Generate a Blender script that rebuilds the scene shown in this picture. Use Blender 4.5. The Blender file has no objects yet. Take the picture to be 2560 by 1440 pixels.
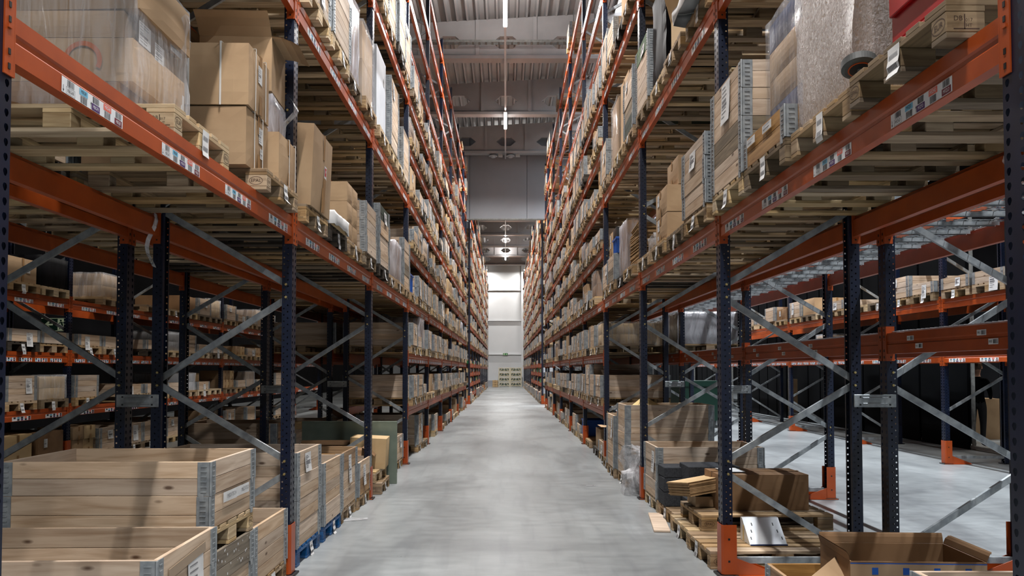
import bpy, math, random
from mathutils import Matrix, Vector
R = random.Random(7)
PI = math.pi
SC = bpy.context.scene
COL = SC.collection

# ------------------------------------------------------------------ camera, world, lights, exposure
cam = bpy.data.cameras.new('camera')
cam.sensor_width = 36.0
cam.lens = 36.0 * 2000 / 2560
TILT = math.atan(0.033)
cam.shift_x = 16 / 2560
cam.shift_y = 139 / 2560
cam.clip_start, cam.clip_end = 0.05, 300
cam_o = bpy.data.objects.new('camera', cam)
cam_o.location = (0, 0, 1.6)
cam_o.rotation_euler = (PI / 2 + TILT, 0, 0)
COL.objects.link(cam_o)
SC.camera = cam_o
SC.view_settings.view_transform = 'Standard'
SC.view_settings.look = 'None'
SC.view_settings.gamma = 1.0
SC.view_settings.use_curve_mapping = False
SC.view_settings.exposure = -0.57
cy = SC.cycles
cy.use_denoising = True
cy.max_bounces = 6
cy.diffuse_bounces = 1
cy.glossy_bounces = 3
cy.transmission_bounces = 4
cy.transparent_max_bounces = 12
cy.caustics_reflective = cy.caustics_refractive = False
cy.sample_clamp_indirect = 4.0
w = bpy.data.worlds.new('world')
SC.world = w
w.use_nodes = True
w.node_tree.nodes['Background'].inputs[0].default_value = (0.8, 0.9, 1, 1)
w.node_tree.nodes['Background'].inputs[1].default_value = 0.02
LAMP_Z = 11.2
LAMP_Y = [30.3 + 9.4 * k for k in range(-4, 5)]

def area(name, loc, sx, sy, watt, col, rot=(0, 0, 0), spread=math.radians(148)):
    l = bpy.data.lights.new(name, 'AREA')
    l.shape = 'RECTANGLE'
    l.size, l.size_y = sx, sy
    l.energy = watt
    l.color = col
    l.spread = spread
    o = bpy.data.objects.new(name, l)
    o.location = loc
    o.rotation_euler = rot
    COL.objects.link(o)
    return o

MAIN_W, RIGHT_W, LEFT_W = 1020, 1450, 230
UP = 0.24
for yy in LAMP_Y:
    area('lamp_light', (-0.01, yy, LAMP_Z - 0.12), 0.11, 1.9, MAIN_W, (1.0, 0.973, 0.95))
    if abs(yy - 30.3) > 1:
        area('lamp_uplight', (-0.01, yy, LAMP_Z + 0.10), 0.11, 1.9, MAIN_W * (UP if yy < 40 else 0.1), (1.0, 0.97, 0.94), (PI, 0, 0), PI)
    if yy < 50:
        area('lamp_light', (5.77, yy + 1.5, LAMP_Z - 0.12), 0.11, 1.9, RIGHT_W, (0.90, 0.95, 1.0))
    if 0 < yy < 50:
        area('lamp_light', (-5.77, yy + 2.0, LAMP_Z - 0.12), 0.11, 1.9, LEFT_W, (1.0, 0.95, 0.87))

area('lamp_light', (13.2, 18.0, 6.9), 0.11, 3.0, 700, (1.0, 0.95, 0.88))
for sx in (-1, 1):     # two unseen lamps, added to brighten the end wall
    area('lamp_light', (sx * 2.7, 75.9, LAMP_Z - 0.12), 1.9, 0.11, 620, (1.0, 0.97, 0.93), (0, 0, 0), PI)

# ------------------------------------------------------------------ materials
def lin(r, g, b):
    f = lambda c: (c / 255 / 12.92) if c / 255 <= 0.04045 else ((c / 255 + 0.055) / 1.055) ** 2.4
    return (f(r), f(g), f(b), 1.0)

def base_mat(name, col, rough=0.6, metal=0.0, spec=0.5):
    m = bpy.data.materials.new(name)
    m.use_nodes = True
    b = m.node_tree.nodes['Principled BSDF']
    b.inputs['Base Color'].default_value = col
    b.inputs['Roughness'].default_value = rough
    b.inputs['Metallic'].default_value = metal
    b.inputs['Specular IOR Level'].default_value = spec
    return m, m.node_tree, b

def N(nt, t, **kw):
    n = nt.nodes.new(t)
    for k, v in kw.items():
        setattr(n, k, v)
    return n

def L(nt, a, b):
    nt.links.new(a, b)

def rnd_value(nt):
    """one random number per object and per loose piece"""
    oi, ge = N(nt, 'ShaderNodeObjectInfo'), N(nt, 'ShaderNodeNewGeometry')
    add = N(nt, 'ShaderNodeMath', operation='ADD')
    L(nt, oi.outputs['Random'], add.inputs[0])
    L(nt, ge.outputs['Random Per Island'], add.inputs[1])
    fr = N(nt, 'ShaderNodeMath', operation='FRACT')
    L(nt, add.outputs[0], fr.inputs[0])
    return fr.outputs[0]

def wood(name, dark, light, knots=0.5, rough=0.65, var=0.35, grain=18.0, knotcol=(0.09, 0.04, 0.02, 1)):
    m, nt, b = base_mat(name, light, rough, 0, 0.3)
    rv = rnd_value(nt)
    tc = N(nt, 'ShaderNodeTexCoord')
    off = N(nt, 'ShaderNodeVectorMath', operation='SCALE')
    off.inputs[0].default_value = (37.0, 91.0, 53.0)
    L(nt, rv, off.inputs['Scale'])
    add = N(nt, 'ShaderNodeVectorMath', operation='ADD')
    # boards run along their own x, end boards of a collar along y
    sn, sp, cb = N(nt, 'ShaderNodeSeparateXYZ'), N(nt, 'ShaderNodeSeparateXYZ'), N(nt, 'ShaderNodeCombineXYZ')
    L(nt, tc.outputs['Normal'], sn.inputs[0]); L(nt, tc.outputs['Object'], sp.inputs[0])
    L(nt, sp.outputs['Y'], cb.inputs['X']); L(nt, sp.outputs['X'], cb.inputs['Y']); L(nt, sp.outputs['Z'], cb.inputs['Z'])
    ab, gt = N(nt, 'ShaderNodeMath', operation='ABSOLUTE'), N(nt, 'ShaderNodeMath', operation='GREATER_THAN')
    gt.inputs[1].default_value = 0.7
    L(nt, sn.outputs['X'], ab.inputs[0]); L(nt, ab.outputs[0], gt.inputs[0])
    sw = N(nt, 'ShaderNodeMix', data_type='VECTOR')
    L(nt, gt.outputs[0], sw.inputs['Factor']); L(nt, tc.outputs['Object'], sw.inputs['A']); L(nt, cb.outputs[0], sw.inputs['B'])
    L(nt, sw.outputs['Result'], add.inputs[0])
    L(nt, off.outputs[0], add.inputs[1])
    mp = N(nt, 'ShaderNodeMapping')
    mp.inputs['Scale'].default_value = (1.4, grain, grain)
    L(nt, add.outputs[0], mp.inputs[0])
    nz = N(nt, 'ShaderNodeTexNoise')
    nz.inputs['Scale'].default_value = 1.6
    nz.inputs['Detail'].default_value = 5
    nz.inputs['Distortion'].default_value = 0.6
    L(nt, mp.outputs[0], nz.inputs['Vector'])
    cr = N(nt, 'ShaderNodeValToRGB')
    cr.color_ramp.elements[0].position, cr.color_ramp.elements[0].color = 0.3, dark
    cr.color_ramp.elements[1].position, cr.color_ramp.elements[1].color = 0.62, light
    L(nt, nz.outputs['Fac'], cr.inputs[0])
    col = cr.outputs[0]
    if knots:
        mk = N(nt, 'ShaderNodeMapping')
        mk.inputs['Scale'].default_value = (3.4, 8.5, 8.5)
        L(nt, add.outputs[0], mk.inputs[0])
        vo = N(nt, 'ShaderNodeTexVoronoi')
        vo.inputs['Scale'].default_value = 1.0
        L(nt, mk.outputs[0], vo.inputs['Vector'])
        kr = N(nt, 'ShaderNodeValToRGB')
        kr.color_ramp.elements[0].position, kr.color_ramp.elements[0].color = 0.05, (1, 1, 1, 1)
        kr.color_ramp.elements[1].position, kr.color_ramp.elements[1].color = 0.13, (0, 0, 0, 1)
        L(nt, vo.outputs['Distance'], kr.inputs[0])
        km = N(nt, 'ShaderNodeMath', operation='MULTIPLY')
        km.inputs[1].default_value = knots
        L(nt, kr.outputs[0], km.inputs[0])
        mx = N(nt, 'ShaderNodeMix', data_type='RGBA')
        L(nt, km.outputs[0], mx.inputs['Factor'])
        L(nt, col, mx.inputs['A'])
        mx.inputs['B'].default_value = knotcol
        col = mx.outputs['Result']
    hs = N(nt, 'ShaderNodeHueSaturation')
    L(nt, col, hs.inputs['Color'])
    mr = N(nt, 'ShaderNodeMapRange')
    mr.inputs['To Min'].default_value, mr.inputs['To Max'].default_value = 1 - var, 1 + var * 0.45
    L(nt, rv, mr.inputs['Value'])
    L(nt, mr.outputs[0], hs.inputs['Value'])
    mr2 = N(nt, 'ShaderNodeMapRange')
    mr2.inputs['To Min'].default_value, mr2.inputs['To Max'].default_value = 1.15, 0.8
    sq = N(nt, 'ShaderNodeMath', operation='MULTIPLY')
    sq.inputs[1].default_value = 7.31
    fr = N(nt, 'ShaderNodeMath', operation='FRACT')
    L(nt, rv, sq.inputs[0]); L(nt, sq.outputs[0], fr.inputs[0]); L(nt, fr.outputs[0], mr2.inputs['Value'])
    L(nt, mr2.outputs[0], hs.inputs['Saturation'])
    L(nt, hs.outputs[0], b.inputs['Base Color'])
    bp = N(nt, 'ShaderNodeBump')
    bp.inputs['Strength'].default_value = 0.15
    bp.inputs['Distance'].default_value = 0.004
    L(nt, nz.outputs['Fac'], bp.inputs['Height'])
    L(nt, bp.outputs[0], b.inputs['Normal'])
    return m

def mottled(name, c1, c2, scale=4.0, rough=0.6, metal=0.0, spec=0.5, var=0.0, bump=0.0, stretch=(1, 1, 1), detail=4):
    m, nt, b = base_mat(name, c1, rough, metal, spec)
    tc = N(nt, 'ShaderNodeTexCoord')
    mp = N(nt, 'ShaderNodeMapping')
    mp.inputs['Scale'].default_value = stretch
    L(nt, tc.outputs['Object'], mp.inputs[0])
    nz = N(nt, 'ShaderNodeTexNoise')
    nz.inputs['Scale'].default_value = scale
    nz.inputs['Detail'].default_value = detail
    L(nt, mp.outputs[0], nz.inputs['Vector'])
    cr = N(nt, 'ShaderNodeValToRGB')
    cr.color_ramp.elements[0].position, cr.color_ramp.elements[0].color = 0.35, c1
    cr.color_ramp.elements[1].position, cr.color_ramp.elements[1].color = 0.65, c2
    L(nt, nz.outputs['Fac'], cr.inputs[0])
    col = cr.outputs[0]
    if var:
        rv = rnd_value(nt)
        hs = N(nt, 'ShaderNodeHueSaturation')
        mr = N(nt, 'ShaderNodeMapRange')
        mr.inputs['To Min'].default_value, mr.inputs['To Max'].default_value = 1 - var, 1 + var
        L(nt, rv, mr.inputs['Value']); L(nt, mr.outputs[0], hs.inputs['Value']); L(nt, col, hs.inputs['Color'])
        col = hs.outputs[0]
    L(nt, col, b.inputs['Base Color'])
    if bump:
        bp = N(nt, 'ShaderNodeBump')
        bp.inputs['Strength'].default_value = bump
        bp.inputs['Distance'].default_value = 0.01
        L(nt, nz.outputs['Fac'], bp.inputs['Height'])
        L(nt, bp.outputs[0], b.inputs['Normal'])
    return m

def film(name, col, alpha, rough=0.12, scale=14, stretch=(1, 1, 1), bump=0.5):
    m, nt, b = base_mat(name, col, rough, 0, 0.7)
    tc = N(nt, 'ShaderNodeTexCoord')
    mp = N(nt, 'ShaderNodeMapping')
    mp.inputs['Scale'].default_value = stretch
    mp.inputs['Rotation'].default_value = (0.5, 0.5, 0)
    L(nt, tc.outputs['Object'], mp.inputs[0])
    nz = N(nt, 'ShaderNodeTexNoise')
    nz.inputs['Scale'].default_value = scale
    nz.inputs['Detail'].default_value = 5
    nz.inputs['Distortion'].default_value = 1.2
    L(nt, mp.outputs[0], nz.inputs['Vector'])
    mr = N(nt, 'ShaderNodeMapRange')
    mr.inputs['From Min'].default_value, mr.inputs['From Max'].default_value = 0.3, 0.75
    mr.inputs['To Min'].default_value, mr.inputs['To Max'].default_value = alpha * 0.45, min(1, alpha * 1.7)
    L(nt, nz.outputs['Fac'], mr.inputs['Value'])
    L(nt, mr.outputs[0], b.inputs['Alpha'])
    bp = N(nt, 'ShaderNodeBump')
    bp.inputs['Strength'].default_value = bump
    bp.inputs['Distance'].default_value = 0.02
    L(nt, nz.outputs['Fac'], bp.inputs['Height'])
    L(nt, bp.outputs[0], b.inputs['Normal'])
    return m

def emit(name, col, strength):
    m = bpy.data.materials.new(name)
    m.use_nodes = True
    nt = m.node_tree
    nt.nodes.clear()
    e, o = N(nt, 'ShaderNodeEmission'), N(nt, 'ShaderNodeOutputMaterial')
    e.inputs[0].default_value = col
    e.inputs[1].default_value = strength
    L(nt, e.outputs[0], o.inputs[0])
    return m

M = {}
M['pine'] = wood('pine planks', lin(180, 152, 126), lin(214, 190, 165), 0.9, var=0.24)
M['pinegrey'] = wood('weathered planks', lin(98, 86, 72), lin(140, 126, 106), 0.5, var=0.2)
M['pinegreen'] = wood('green stained planks', lin(62, 84, 62), lin(96, 118, 84), 0.3, var=0.15)
M['pinedark'] = wood('dark green painted planks', lin(36, 46, 40), lin(58, 66, 56), 0.2, var=0.15)
M['pinebrown'] = wood('brown aged planks', lin(128, 92, 56), lin(176, 136, 88), 0.6, var=0.2)
M['p_pale'] = wood('pale pallet wood', lin(172, 142, 104), lin(214, 188, 148), 0.4, var=0.28)
M['p_tan'] = wood('tan pallet wood', lin(138, 110, 80), lin(184, 156, 120), 0.4, var=0.32)
M['p_grey'] = wood('grey pallet wood', lin(98, 80, 60), lin(140, 120, 94), 0.4, var=0.3)
M['p_dark'] = wood('dark pallet wood', lin(40, 36, 32), lin(70, 62, 52), 0.2, var=0.2)
M['p_blue'] = wood('blue painted pallet wood', lin(20, 62, 110), lin(40, 96, 150), 0.15, var=0.2)
M['card'] = mottled('brown cardboard', lin(166, 136, 104), lin(184, 154, 120), 2.5, 0.75, spec=0.25, var=0.16)
M['cardpale'] = mottled('pale cardboard', lin(196, 166, 122), lin(208, 178, 136), 2.5, 0.75, spec=0.25, var=0.08)
M['carddark'] = mottled('dark cardboard', lin(124, 94, 66), lin(146, 112, 80), 2.0, 0.75, spec=0.25, var=0.1)
M['cardedge'] = mottled('corrugated board edges', lin(128, 100, 68), lin(186, 152, 112), 60, 0.8, spec=0.2, stretch=(0.3, 0.3, 12), var=0.15)
M['whitecard'] = mottled('white cardboard', lin(186, 188, 194), lin(200, 202, 206), 3, 0.6)
M['galv'] = mottled('galvanised steel', lin(134, 140, 144), lin(168, 172, 174), 16, 0.42, 0.4, detail=6)
M['galvdull'] = mottled('dull galvanised steel', lin(128, 128, 126), lin(152, 152, 148), 14, 0.5, 0.35)
M['navy'] = mottled('navy rack paint', lin(6, 16, 36), lin(9, 22, 46), 6, 0.36, spec=0.5)
M['orange'] = mottled('orange rack paint', lin(158, 65, 20), lin(174, 75, 26), 5, 0.36, spec=0.5, var=0.05)
M['white'] = mottled('white label paper', lin(232, 232, 234), lin(240, 240, 240), 5, 0.45)
M['paper'] = mottled('paper', lin(208, 207, 206), lin(222, 221, 220), 8, 0.7, var=0.05)
M['ink'] = base_mat('black ink', lin(34, 34, 40), 0.6)[0]
M['inkgrey'] = base_mat('grey print', lin(120, 120, 124), 0.6)[0]
M['brand'] = base_mat('burnt brand mark', lin(60, 36, 22), 0.8)[0]
M['lblue'] = base_mat('light blue print', lin(120, 190, 222), 0.5)[0]
M['lpurple'] = base_mat('purple print', lin(74, 34, 104), 0.5)[0]
M['lred'] = base_mat('salmon print', lin(236, 112, 92), 0.5)[0]
M['lmaroon'] = base_mat('maroon print', lin(112, 36, 52), 0.5)[0]
M['redprint'] = base_mat('red print', lin(190, 30, 36), 0.5)[0]
M['film'] = film('clear stretch film', (0.92, 0.92, 0.95, 1), 0.2, 0.1, 8, (2.2, 2.2, 0.22), 0.9)
M['filmgrey'] = film('cloudy stretch film', (0.66, 0.64, 0.68, 1), 0.5, 0.2, 7, (1, 1, 0.3), 0.6)
M['bubble'] = film('bubble wrap', (0.84, 0.78, 0.78, 1), 0.42, 0.3, 75, (1, 1, 0.5), 0.35)
M['bag'] = film('crumpled plastic bag', (0.86, 0.86, 0.89, 1), 0.4, 0.12, 9, (1, 1, 1), 0.7)
M['blackfilm'] = mottled('black stretch film', lin(9, 9, 11), lin(18, 18, 21), 9, 0.55, spec=0.08, bump=0.4, stretch=(1, 1, 0.2))
M['tape'] = mottled('brown parcel tape', lin(142, 108, 72), lin(156, 120, 82), 4, 0.6, spec=0.12)
M['cleartape'] = base_mat('clear parcel tape', lin(158, 134, 108), 0.35)[0]
M['strap'] = base_mat('white plastic strap', lin(218, 214, 208), 0.45)[0]
M['blackstrap'] = base_mat('black plastic strap', lin(18, 18, 20), 0.45)[0]
M['foam'] = mottled('charcoal foam', lin(52, 54, 58), lin(66, 68, 72), 60, 0.95, spec=0.1, bump=0.3)
M['rubber'] = mottled('grey rubber', lin(60, 62, 62), lin(74, 76, 74), 10, 0.6)
M['black'] = base_mat('black plastic', lin(14, 14, 15), 0.45)[0]
M['red'] = mottled('red machine paint', lin(160, 16, 24), lin(176, 22, 30), 5, 0.3)
M['bluebin'] = mottled('blue plastic', lin(24, 72, 150), lin(30, 84, 166), 4, 0.4)
M['bluebox'] = mottled('dark blue plastic', lin(14, 40, 82), lin(18, 48, 96), 4, 0.4)
M['greenplastic'] = base_mat('green plastic', lin(24, 150, 84), 0.4)[0]
M['binGreen'] = base_mat('dark green bin plastic', lin(22, 54, 44), 0.4)[0]
M['greyboard'] = mottled('grey green board', lin(112, 124, 112), lin(126, 138, 124), 5, 0.7)
M['kraft'] = mottled('yellow kraft paper', lin(216, 188, 128), lin(228, 202, 144), 6, 0.7, bump=0.4)
M['mirror'] = mottled('polished steel', lin(226, 230, 234), lin(236, 240, 244), 3, 0.25, 0.3)
M['wall'] = mottled('white wall panel', lin(222, 224, 226), lin(230, 232, 234), 0.5, 0.5)
M['concretewall'] = mottled('grey wall', lin(118, 116, 114), lin(132, 130, 128), 1.2, 0.8)
M['fascia'] = mottled('grey fascia panel', lin(164, 167, 174), lin(174, 177, 184), 0.6, 0.5)
M['deck'] = mottled('ceiling deck paint', lin(200, 198, 198), lin(210, 208, 208), 1.0, 0.6)
M['beamconc'] = mottled('precast beam', lin(200, 196, 196), lin(212, 208, 208), 1.5, 0.8)
M['darkwall'] = mottled('dark wall', lin(16, 16, 18), lin(22, 22, 24), 1.0, 0.8, spec=0.05)
M['blackpanel'] = mottled('black panel', lin(5, 6, 8), lin(8, 9, 11), 1.0, 0.8, spec=0.05)
M['lampwhite'] = base_mat('white lamp housing', lin(238, 236, 234), 0.2, 0, 0.8)[0]
M['lampglow'] = emit('lit lamp tube', (1.0, 0.97, 0.93, 1), 26)
M['sky'] = emit('daylit glazing', (0.86, 0.93, 1.0, 1), 6)
M['exitgreen'] = base_mat('exit sign green', lin(16, 124, 70), 0.4)[0]
M['exitglow'] = base_mat('exit sign pictogram', lin(222, 236, 200), 0.5)[0]
M['darksign'] = base_mat('dark green sign', lin(16, 46, 34), 0.4)[0]
M['brass'] = base_mat('zinc yellow bolt', lin(196, 176, 120), 0.35, 0.8)[0]
M['skin'] = mottled('skin', lin(206, 150, 122), lin(216, 162, 134), 6, 0.5)
M['hair'] = mottled('brown hair', lin(52, 36, 24), lin(96, 70, 46), 30, 0.5, stretch=(1, 1, 0.2))
M['jacket'] = mottled('black jacket', lin(6, 6, 8), lin(10, 10, 12), 12, 0.9, spec=0.05)
M['trouser'] = mottled('dark trousers', lin(8, 8, 11), lin(12, 12, 16), 12, 0.8)

def concrete():
    m, nt, b = base_mat('polished concrete', lin(150, 152, 154), 0.35, 0, 0.32)
    tc = N(nt, 'ShaderNodeTexCoord')
    def noise(scale, stretch, det=6, dist=0.0):
        mp = N(nt, 'ShaderNodeMapping')
        mp.inputs['Scale'].default_value = stretch
        L(nt, tc.outputs['Object'], mp.inputs[0])
        n = N(nt, 'ShaderNodeTexNoise')
        n.inputs['Scale'].default_value = scale
        n.inputs['Detail'].default_value = det
        n.inputs['Distortion'].default_value = dist
        L(nt, mp.outputs[0], n.inputs['Vector'])
        return n.outputs['Fac']
    a, c, d = noise(0.55, (1, 0.6, 1), 7, 0.8), noise(5, (0.8, 1.6, 1), 6), noise(2.2, (3.2, 0.35, 1), 5, 0.6)
    r1 = N(nt, 'ShaderNodeValToRGB')
    r1.color_ramp.elements[0].position, r1.color_ramp.elements[0].color = 0.3, lin(118, 121, 123)
    r1.color_ramp.elements[1].position, r1.color_ramp.elements[1].color = 0.62, lin(162, 166, 167)
    L(nt, a, r1.inputs[0])
    mx = N(nt, 'ShaderNodeMix', data_type='RGBA', blend_type='MULTIPLY')
    mx.inputs['Factor'].default_value = 1.0
    r2 = N(nt, 'ShaderNodeValToRGB')
    r2.color_ramp.elements[0].position, r2.color_ramp.elements[0].color = 0.32, (0.82, 0.826, 0.83, 1)
    r2.color_ramp.elements[1].position, r2.color_ramp.elements[1].color = 0.62, (1, 1, 1, 1)
    L(nt, c, r2.inputs[0]); L(nt, r1.outputs[0], mx.inputs['A']); L(nt, r2.outputs[0], mx.inputs['B'])
    mx2 = N(nt, 'ShaderNodeMix', data_type='RGBA', blend_type='MULTIPLY')
    mx2.inputs['Factor'].default_value = 1.0
    r3 = N(nt, 'ShaderNodeValToRGB')
    r3.color_ramp.elements[0].position, r3.color_ramp.elements[0].color = 0.28, (0.84, 0.84, 0.855, 1)
    r3.color_ramp.elements[1].position, r3.color_ramp.elements[1].color = 0.5, (1, 1, 1, 1)
    L(nt, d, r3.inputs[0]); L(nt, mx.outputs['Result'], mx2.inputs['A']); L(nt, r3.outputs[0], mx2.inputs['B'])
    L(nt, mx2.outputs['Result'], b.inputs['Base Color'])
    mr = N(nt, 'ShaderNodeMapRange')
    mr.inputs['To Min'].default_value, mr.inputs['To Max'].default_value = 0.25, 0.36
    L(nt, c, mr.inputs['Value']); L(nt, mr.outputs[0], b.inputs['Roughness'])
    return m
M['floor'] = concrete()

# ------------------------------------------------------------------ mesh helpers
class MB:
    def __init__(s):
        s.v, s.f, s.m = [], [], []
    def quad(s, pts, m=0):
        k = len(s.v); s.v += [tuple(p) for p in pts]
        s.f.append(tuple(range(k, k + len(pts)))); s.m.append(m)
        return s
    def box(s, cx, cy, cz, lx, ly, lz, m=0, ch=0.0, rz=0.0):
        k = len(s.v)
        if ch <= 0:
            c = [(x, y, z) for x in (-1, 1) for y in (-1, 1) for z in (-1, 1)]
            pts = [(x * lx / 2, y * ly / 2, z * lz / 2) for x, y, z in c]
            fs = [(0, 1, 3, 2), (4, 6, 7, 5), (0, 4, 5, 1), (2, 3, 7, 6), (0, 2, 6, 4), (1, 5, 7, 3)]
        else:
            pts, ix = [], {}
            for x in (-1, 1):
                for y in (-1, 1):
                    for z in (-1, 1):
                        for a in range(3):
                            p = [x * (lx / 2 - ch), y * (ly / 2 - ch), z * (lz / 2 - ch)]
                            p[a] = (x * lx / 2, y * ly / 2, z * lz / 2)[a]
                            ix[x, y, z, a] = len(pts); pts.append(tuple(p))
            fs = []
            for a in range(3):
                o = [i for i in range(3) if i != a]
                for sg in (-1, 1):
                    q = []
                    for u, t in ((-1, -1), (1, -1), (1, 1), (-1, 1)):
                        c = [0, 0, 0]; c[a] = sg; c[o[0]] = u; c[o[1]] = t
                        q.append(ix[c[0], c[1], c[2], a])
                    fs.append(tuple(q))
                for u in (-1, 1):
                    for t in (-1, 1):
                        c0, c1 = [0, 0, 0], [0, 0, 0]
                        c0[a], c1[a] = -1, 1
                        for c in (c0, c1):
                            c[o[0]], c[o[1]] = u, t
                        fs.append((ix[tuple(c0) + (o[0],)], ix[tuple(c1) + (o[0],)], ix[tuple(c1) + (o[1],)], ix[tuple(c0) + (o[1],)]))
            for x in (-1, 1):
                for y in (-1, 1):
                    for z in (-1, 1):
                        fs.append(tuple(ix[x, y, z, a] for a in range(3)))
        cr, sr = math.cos(rz), math.sin(rz)
        s.v += [(cx + x * cr - y * sr, cy + x * sr + y * cr, cz + z) for x, y, z in pts]
        for f in fs:
            s.f.append(tuple(k + i for i in f)); s.m.append(m)
        return s
    def prism(s, poly, a0, a1, axis='y', m=0, cap=True):
        """poly is a list of 2-D points, pushed along the axis; (x,z) for y, (y,z) for x, (x,y) for z"""
        k, n = len(s.v), len(poly)
        for a in (a0, a1):
            for u, t in poly:
                s.v.append({'y': (u, a, t), 'x': (a, u, t), 'z': (u, t, a)}[axis])
        for i in range(n):
            j = (i + 1) % n
            s.f.append((k + i, k + j, k + n + j, k + n + i)); s.m.append(m)
        if cap:
            s.f.append(tuple(k + i for i in range(n))[::-1]); s.m.append(m)
            s.f.append(tuple(k + n + i for i in range(n))); s.m.append(m)
        return s
    def cyl(s, p0, p1, r0, r1=None, n=10, m=0, cap=True):
        r1 = r0 if r1 is None else r1
        p0, p1 = Vector(p0), Vector(p1)
        d = (p1 - p0).normalized()
        u = d.orthogonal().normalized(); t = d.cross(u)
        k = len(s.v)
        for p, r in ((p0, r0), (p1, r1)):
            for i in range(n):
                a = 2 * PI * i / n
                s.v.append(tuple(p + u * math.cos(a) * r + t * math.sin(a) * r))
        for i in range(n):
            j = (i + 1) % n
            s.f.append((k + i, k + j, k + n + j, k + n + i)); s.m.append(m)
        if cap:
            s.f.append(tuple(k + i for i in range(n))[::-1]); s.m.append(m)
            s.f.append(tuple(k + n + i for i in range(n))); s.m.append(m)
        return s
    def bar(s, p0, p1, w, h, m=0):
        """square bar between two points"""
        p0, p1 = Vector(p0), Vector(p1)
        d = (p1 - p0).normalized()
        up = Vector((0, 0, 1)) if abs(d.z) < 0.95 else Vector((1, 0, 0))
        u = d.cross(up).normalized(); t = u.cross(d)
        k = len(s.v)
        for p in (p0, p1):
            for a, b in ((-1, -1), (1, -1), (1, 1), (-1, 1)):
                s.v.append(tuple(p + u * a * w / 2 + t * b * h / 2))
        for f in ((0, 1, 5, 4), (1, 2, 6, 5), (2, 3, 7, 6), (3, 0, 4, 7), (3, 2, 1, 0), (4, 5, 6, 7)):
            s.f.append(tuple(k + i for i in f)); s.m.append(m)
        return s
    def mesh_in(s, me, mw, m=0):
        k = len(s.v)
        s.v += [tuple(mw @ v.co) for v in me.vertices]
        for p in me.polygons:
            s.f.append(tuple(k + i for i in p.vertices)); s.m.append(m)
        return s
    def build(s, name, mats, smooth=False):
        me = bpy.data.meshes.new(name)
        me.from_pydata(s.v, [], s.f)
        for x in (mats if isinstance(mats, (list, tuple)) else [mats]):
            me.materials.append(M[x])
        if any(s.m):
            me.polygons.foreach_set('material_index', s.m)
        if smooth:
            me.polygons.foreach_set('use_smooth', [True] * len(me.polygons))
        me.update()
        return me

def ob(name, me, parent=None, loc=(0, 0, 0), rot=(0, 0, 0), label=None, cat=None, group=None, kind=None):
    o = bpy.data.objects.new(name, me)
    o.location = loc
    o.rotation_euler = rot
    if parent is not None:
        o.parent = parent
    if label: o['label'] = label
    if cat: o['category'] = cat
    if group: o['group'] = group
    if kind: o['kind'] = kind
    COL.objects.link(o)
    return o

def root(name, loc, rz, label, cat, group=None, rot=None):
    o = ob(name, None, None, loc, rot or (0, 0, rz), label, cat, group)
    o.empty_display_size = 0.1
    return o

CACHE = {}
def box_mesh(lx, ly, lz, mat, ch=0.0):
    key = ('box', round(lx, 4), round(ly, 4), round(lz, 4), mat, ch)
    if key not in CACHE:
        CACHE[key] = MB().box(0, 0, 0, lx, ly, lz, 0, ch).build('plank', mat)
    return CACHE[key]

def cached(key, fn):
    if key not in CACHE:
        CACHE[key] = fn()
    return CACHE[key]

def text_mesh(s, size=1.0):
    """letters as a flat mesh, centred, in the XY plane"""
    def make():
        c = bpy.data.curves.new('lettering', 'FONT')
        c.body, c.size, c.align_x, c.align_y = s, size, 'CENTER', 'CENTER'
        c.resolution_u = 2
        o = bpy.data.objects.new('lettering', c)
        COL.objects.link(o)
        dg = bpy.context.evaluated_depsgraph_get()
        me = bpy.data.meshes.new_from_object(o.evaluated_get(dg))
        bpy.data.objects.remove(o); bpy.data.curves.remove(c)
        return me
    return cached(('text', s, size), make)
# ------------------------------------------------------------------ the building
YFAR = 77.0
def struct(name, me, parent=None, loc=(0, 0, 0), rot=(0, 0, 0)):
    return ob(name, me, parent, loc, rot, kind='structure' if parent is None else None)

struct('floor', MB().box(0, 35, -0.1, 40, 88, 0.2).build('floor', 'floor'))
struct('wall_left', MB().box(-13.0, 35, 6.5, 0.3, 88, 14).build('wall', 'darkwall'))
struct('wall_right', MB().box(17.0, 35, 6.5, 0.3, 88, 14).build('wall', 'darkwall'))
struct('wall_back', MB().box(2, -8.5, 6.5, 30, 0.3, 14).build('wall', 'concretewall'))
wf = struct('wall_front', MB().box(2, YFAR + 0.32, 6.5, 30, 0.3, 14).build('wall', 'galvdull'))
zs = [0.0, 3.10, 6.35, 9.30, 11.95, 13.4]
xs = [-12.8, -1.68 - 5.6, -1.68, 1.55, 1.55 + 5.6, 16.8]
for i in range(5):
    for j in range(5):
        a, b, c, d = xs[j], xs[j + 1], zs[i], zs[i + 1]
        ob('wall_panel', box_mesh(b - a - 0.02, 0.14, d - c - 0.025, 'wall', 0.008), wf, ((a + b) / 2, YFAR + 0.09, (c + d) / 2))
for z in zs[1:5]:
    ob('wall_rail', MB().box(0, 0, 0, 30, 0.09, 0.09).build('wall_rail', 'wall'), wf, (2, YFAR - 0.03, z))
ob('wall_post', MB().box(0, 0, 0, 0.22, 0.24, 12.4).build('wall_post', 'wall'), wf, (1.62, YFAR - 0.11, 6.2))
ob('plinth', MB().box(0, 0, 0, 1.1, 0.06, 0.6).build('plinth', 'fascia'), wf, (-1.3, YFAR - 0.01, 0.3))

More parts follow.
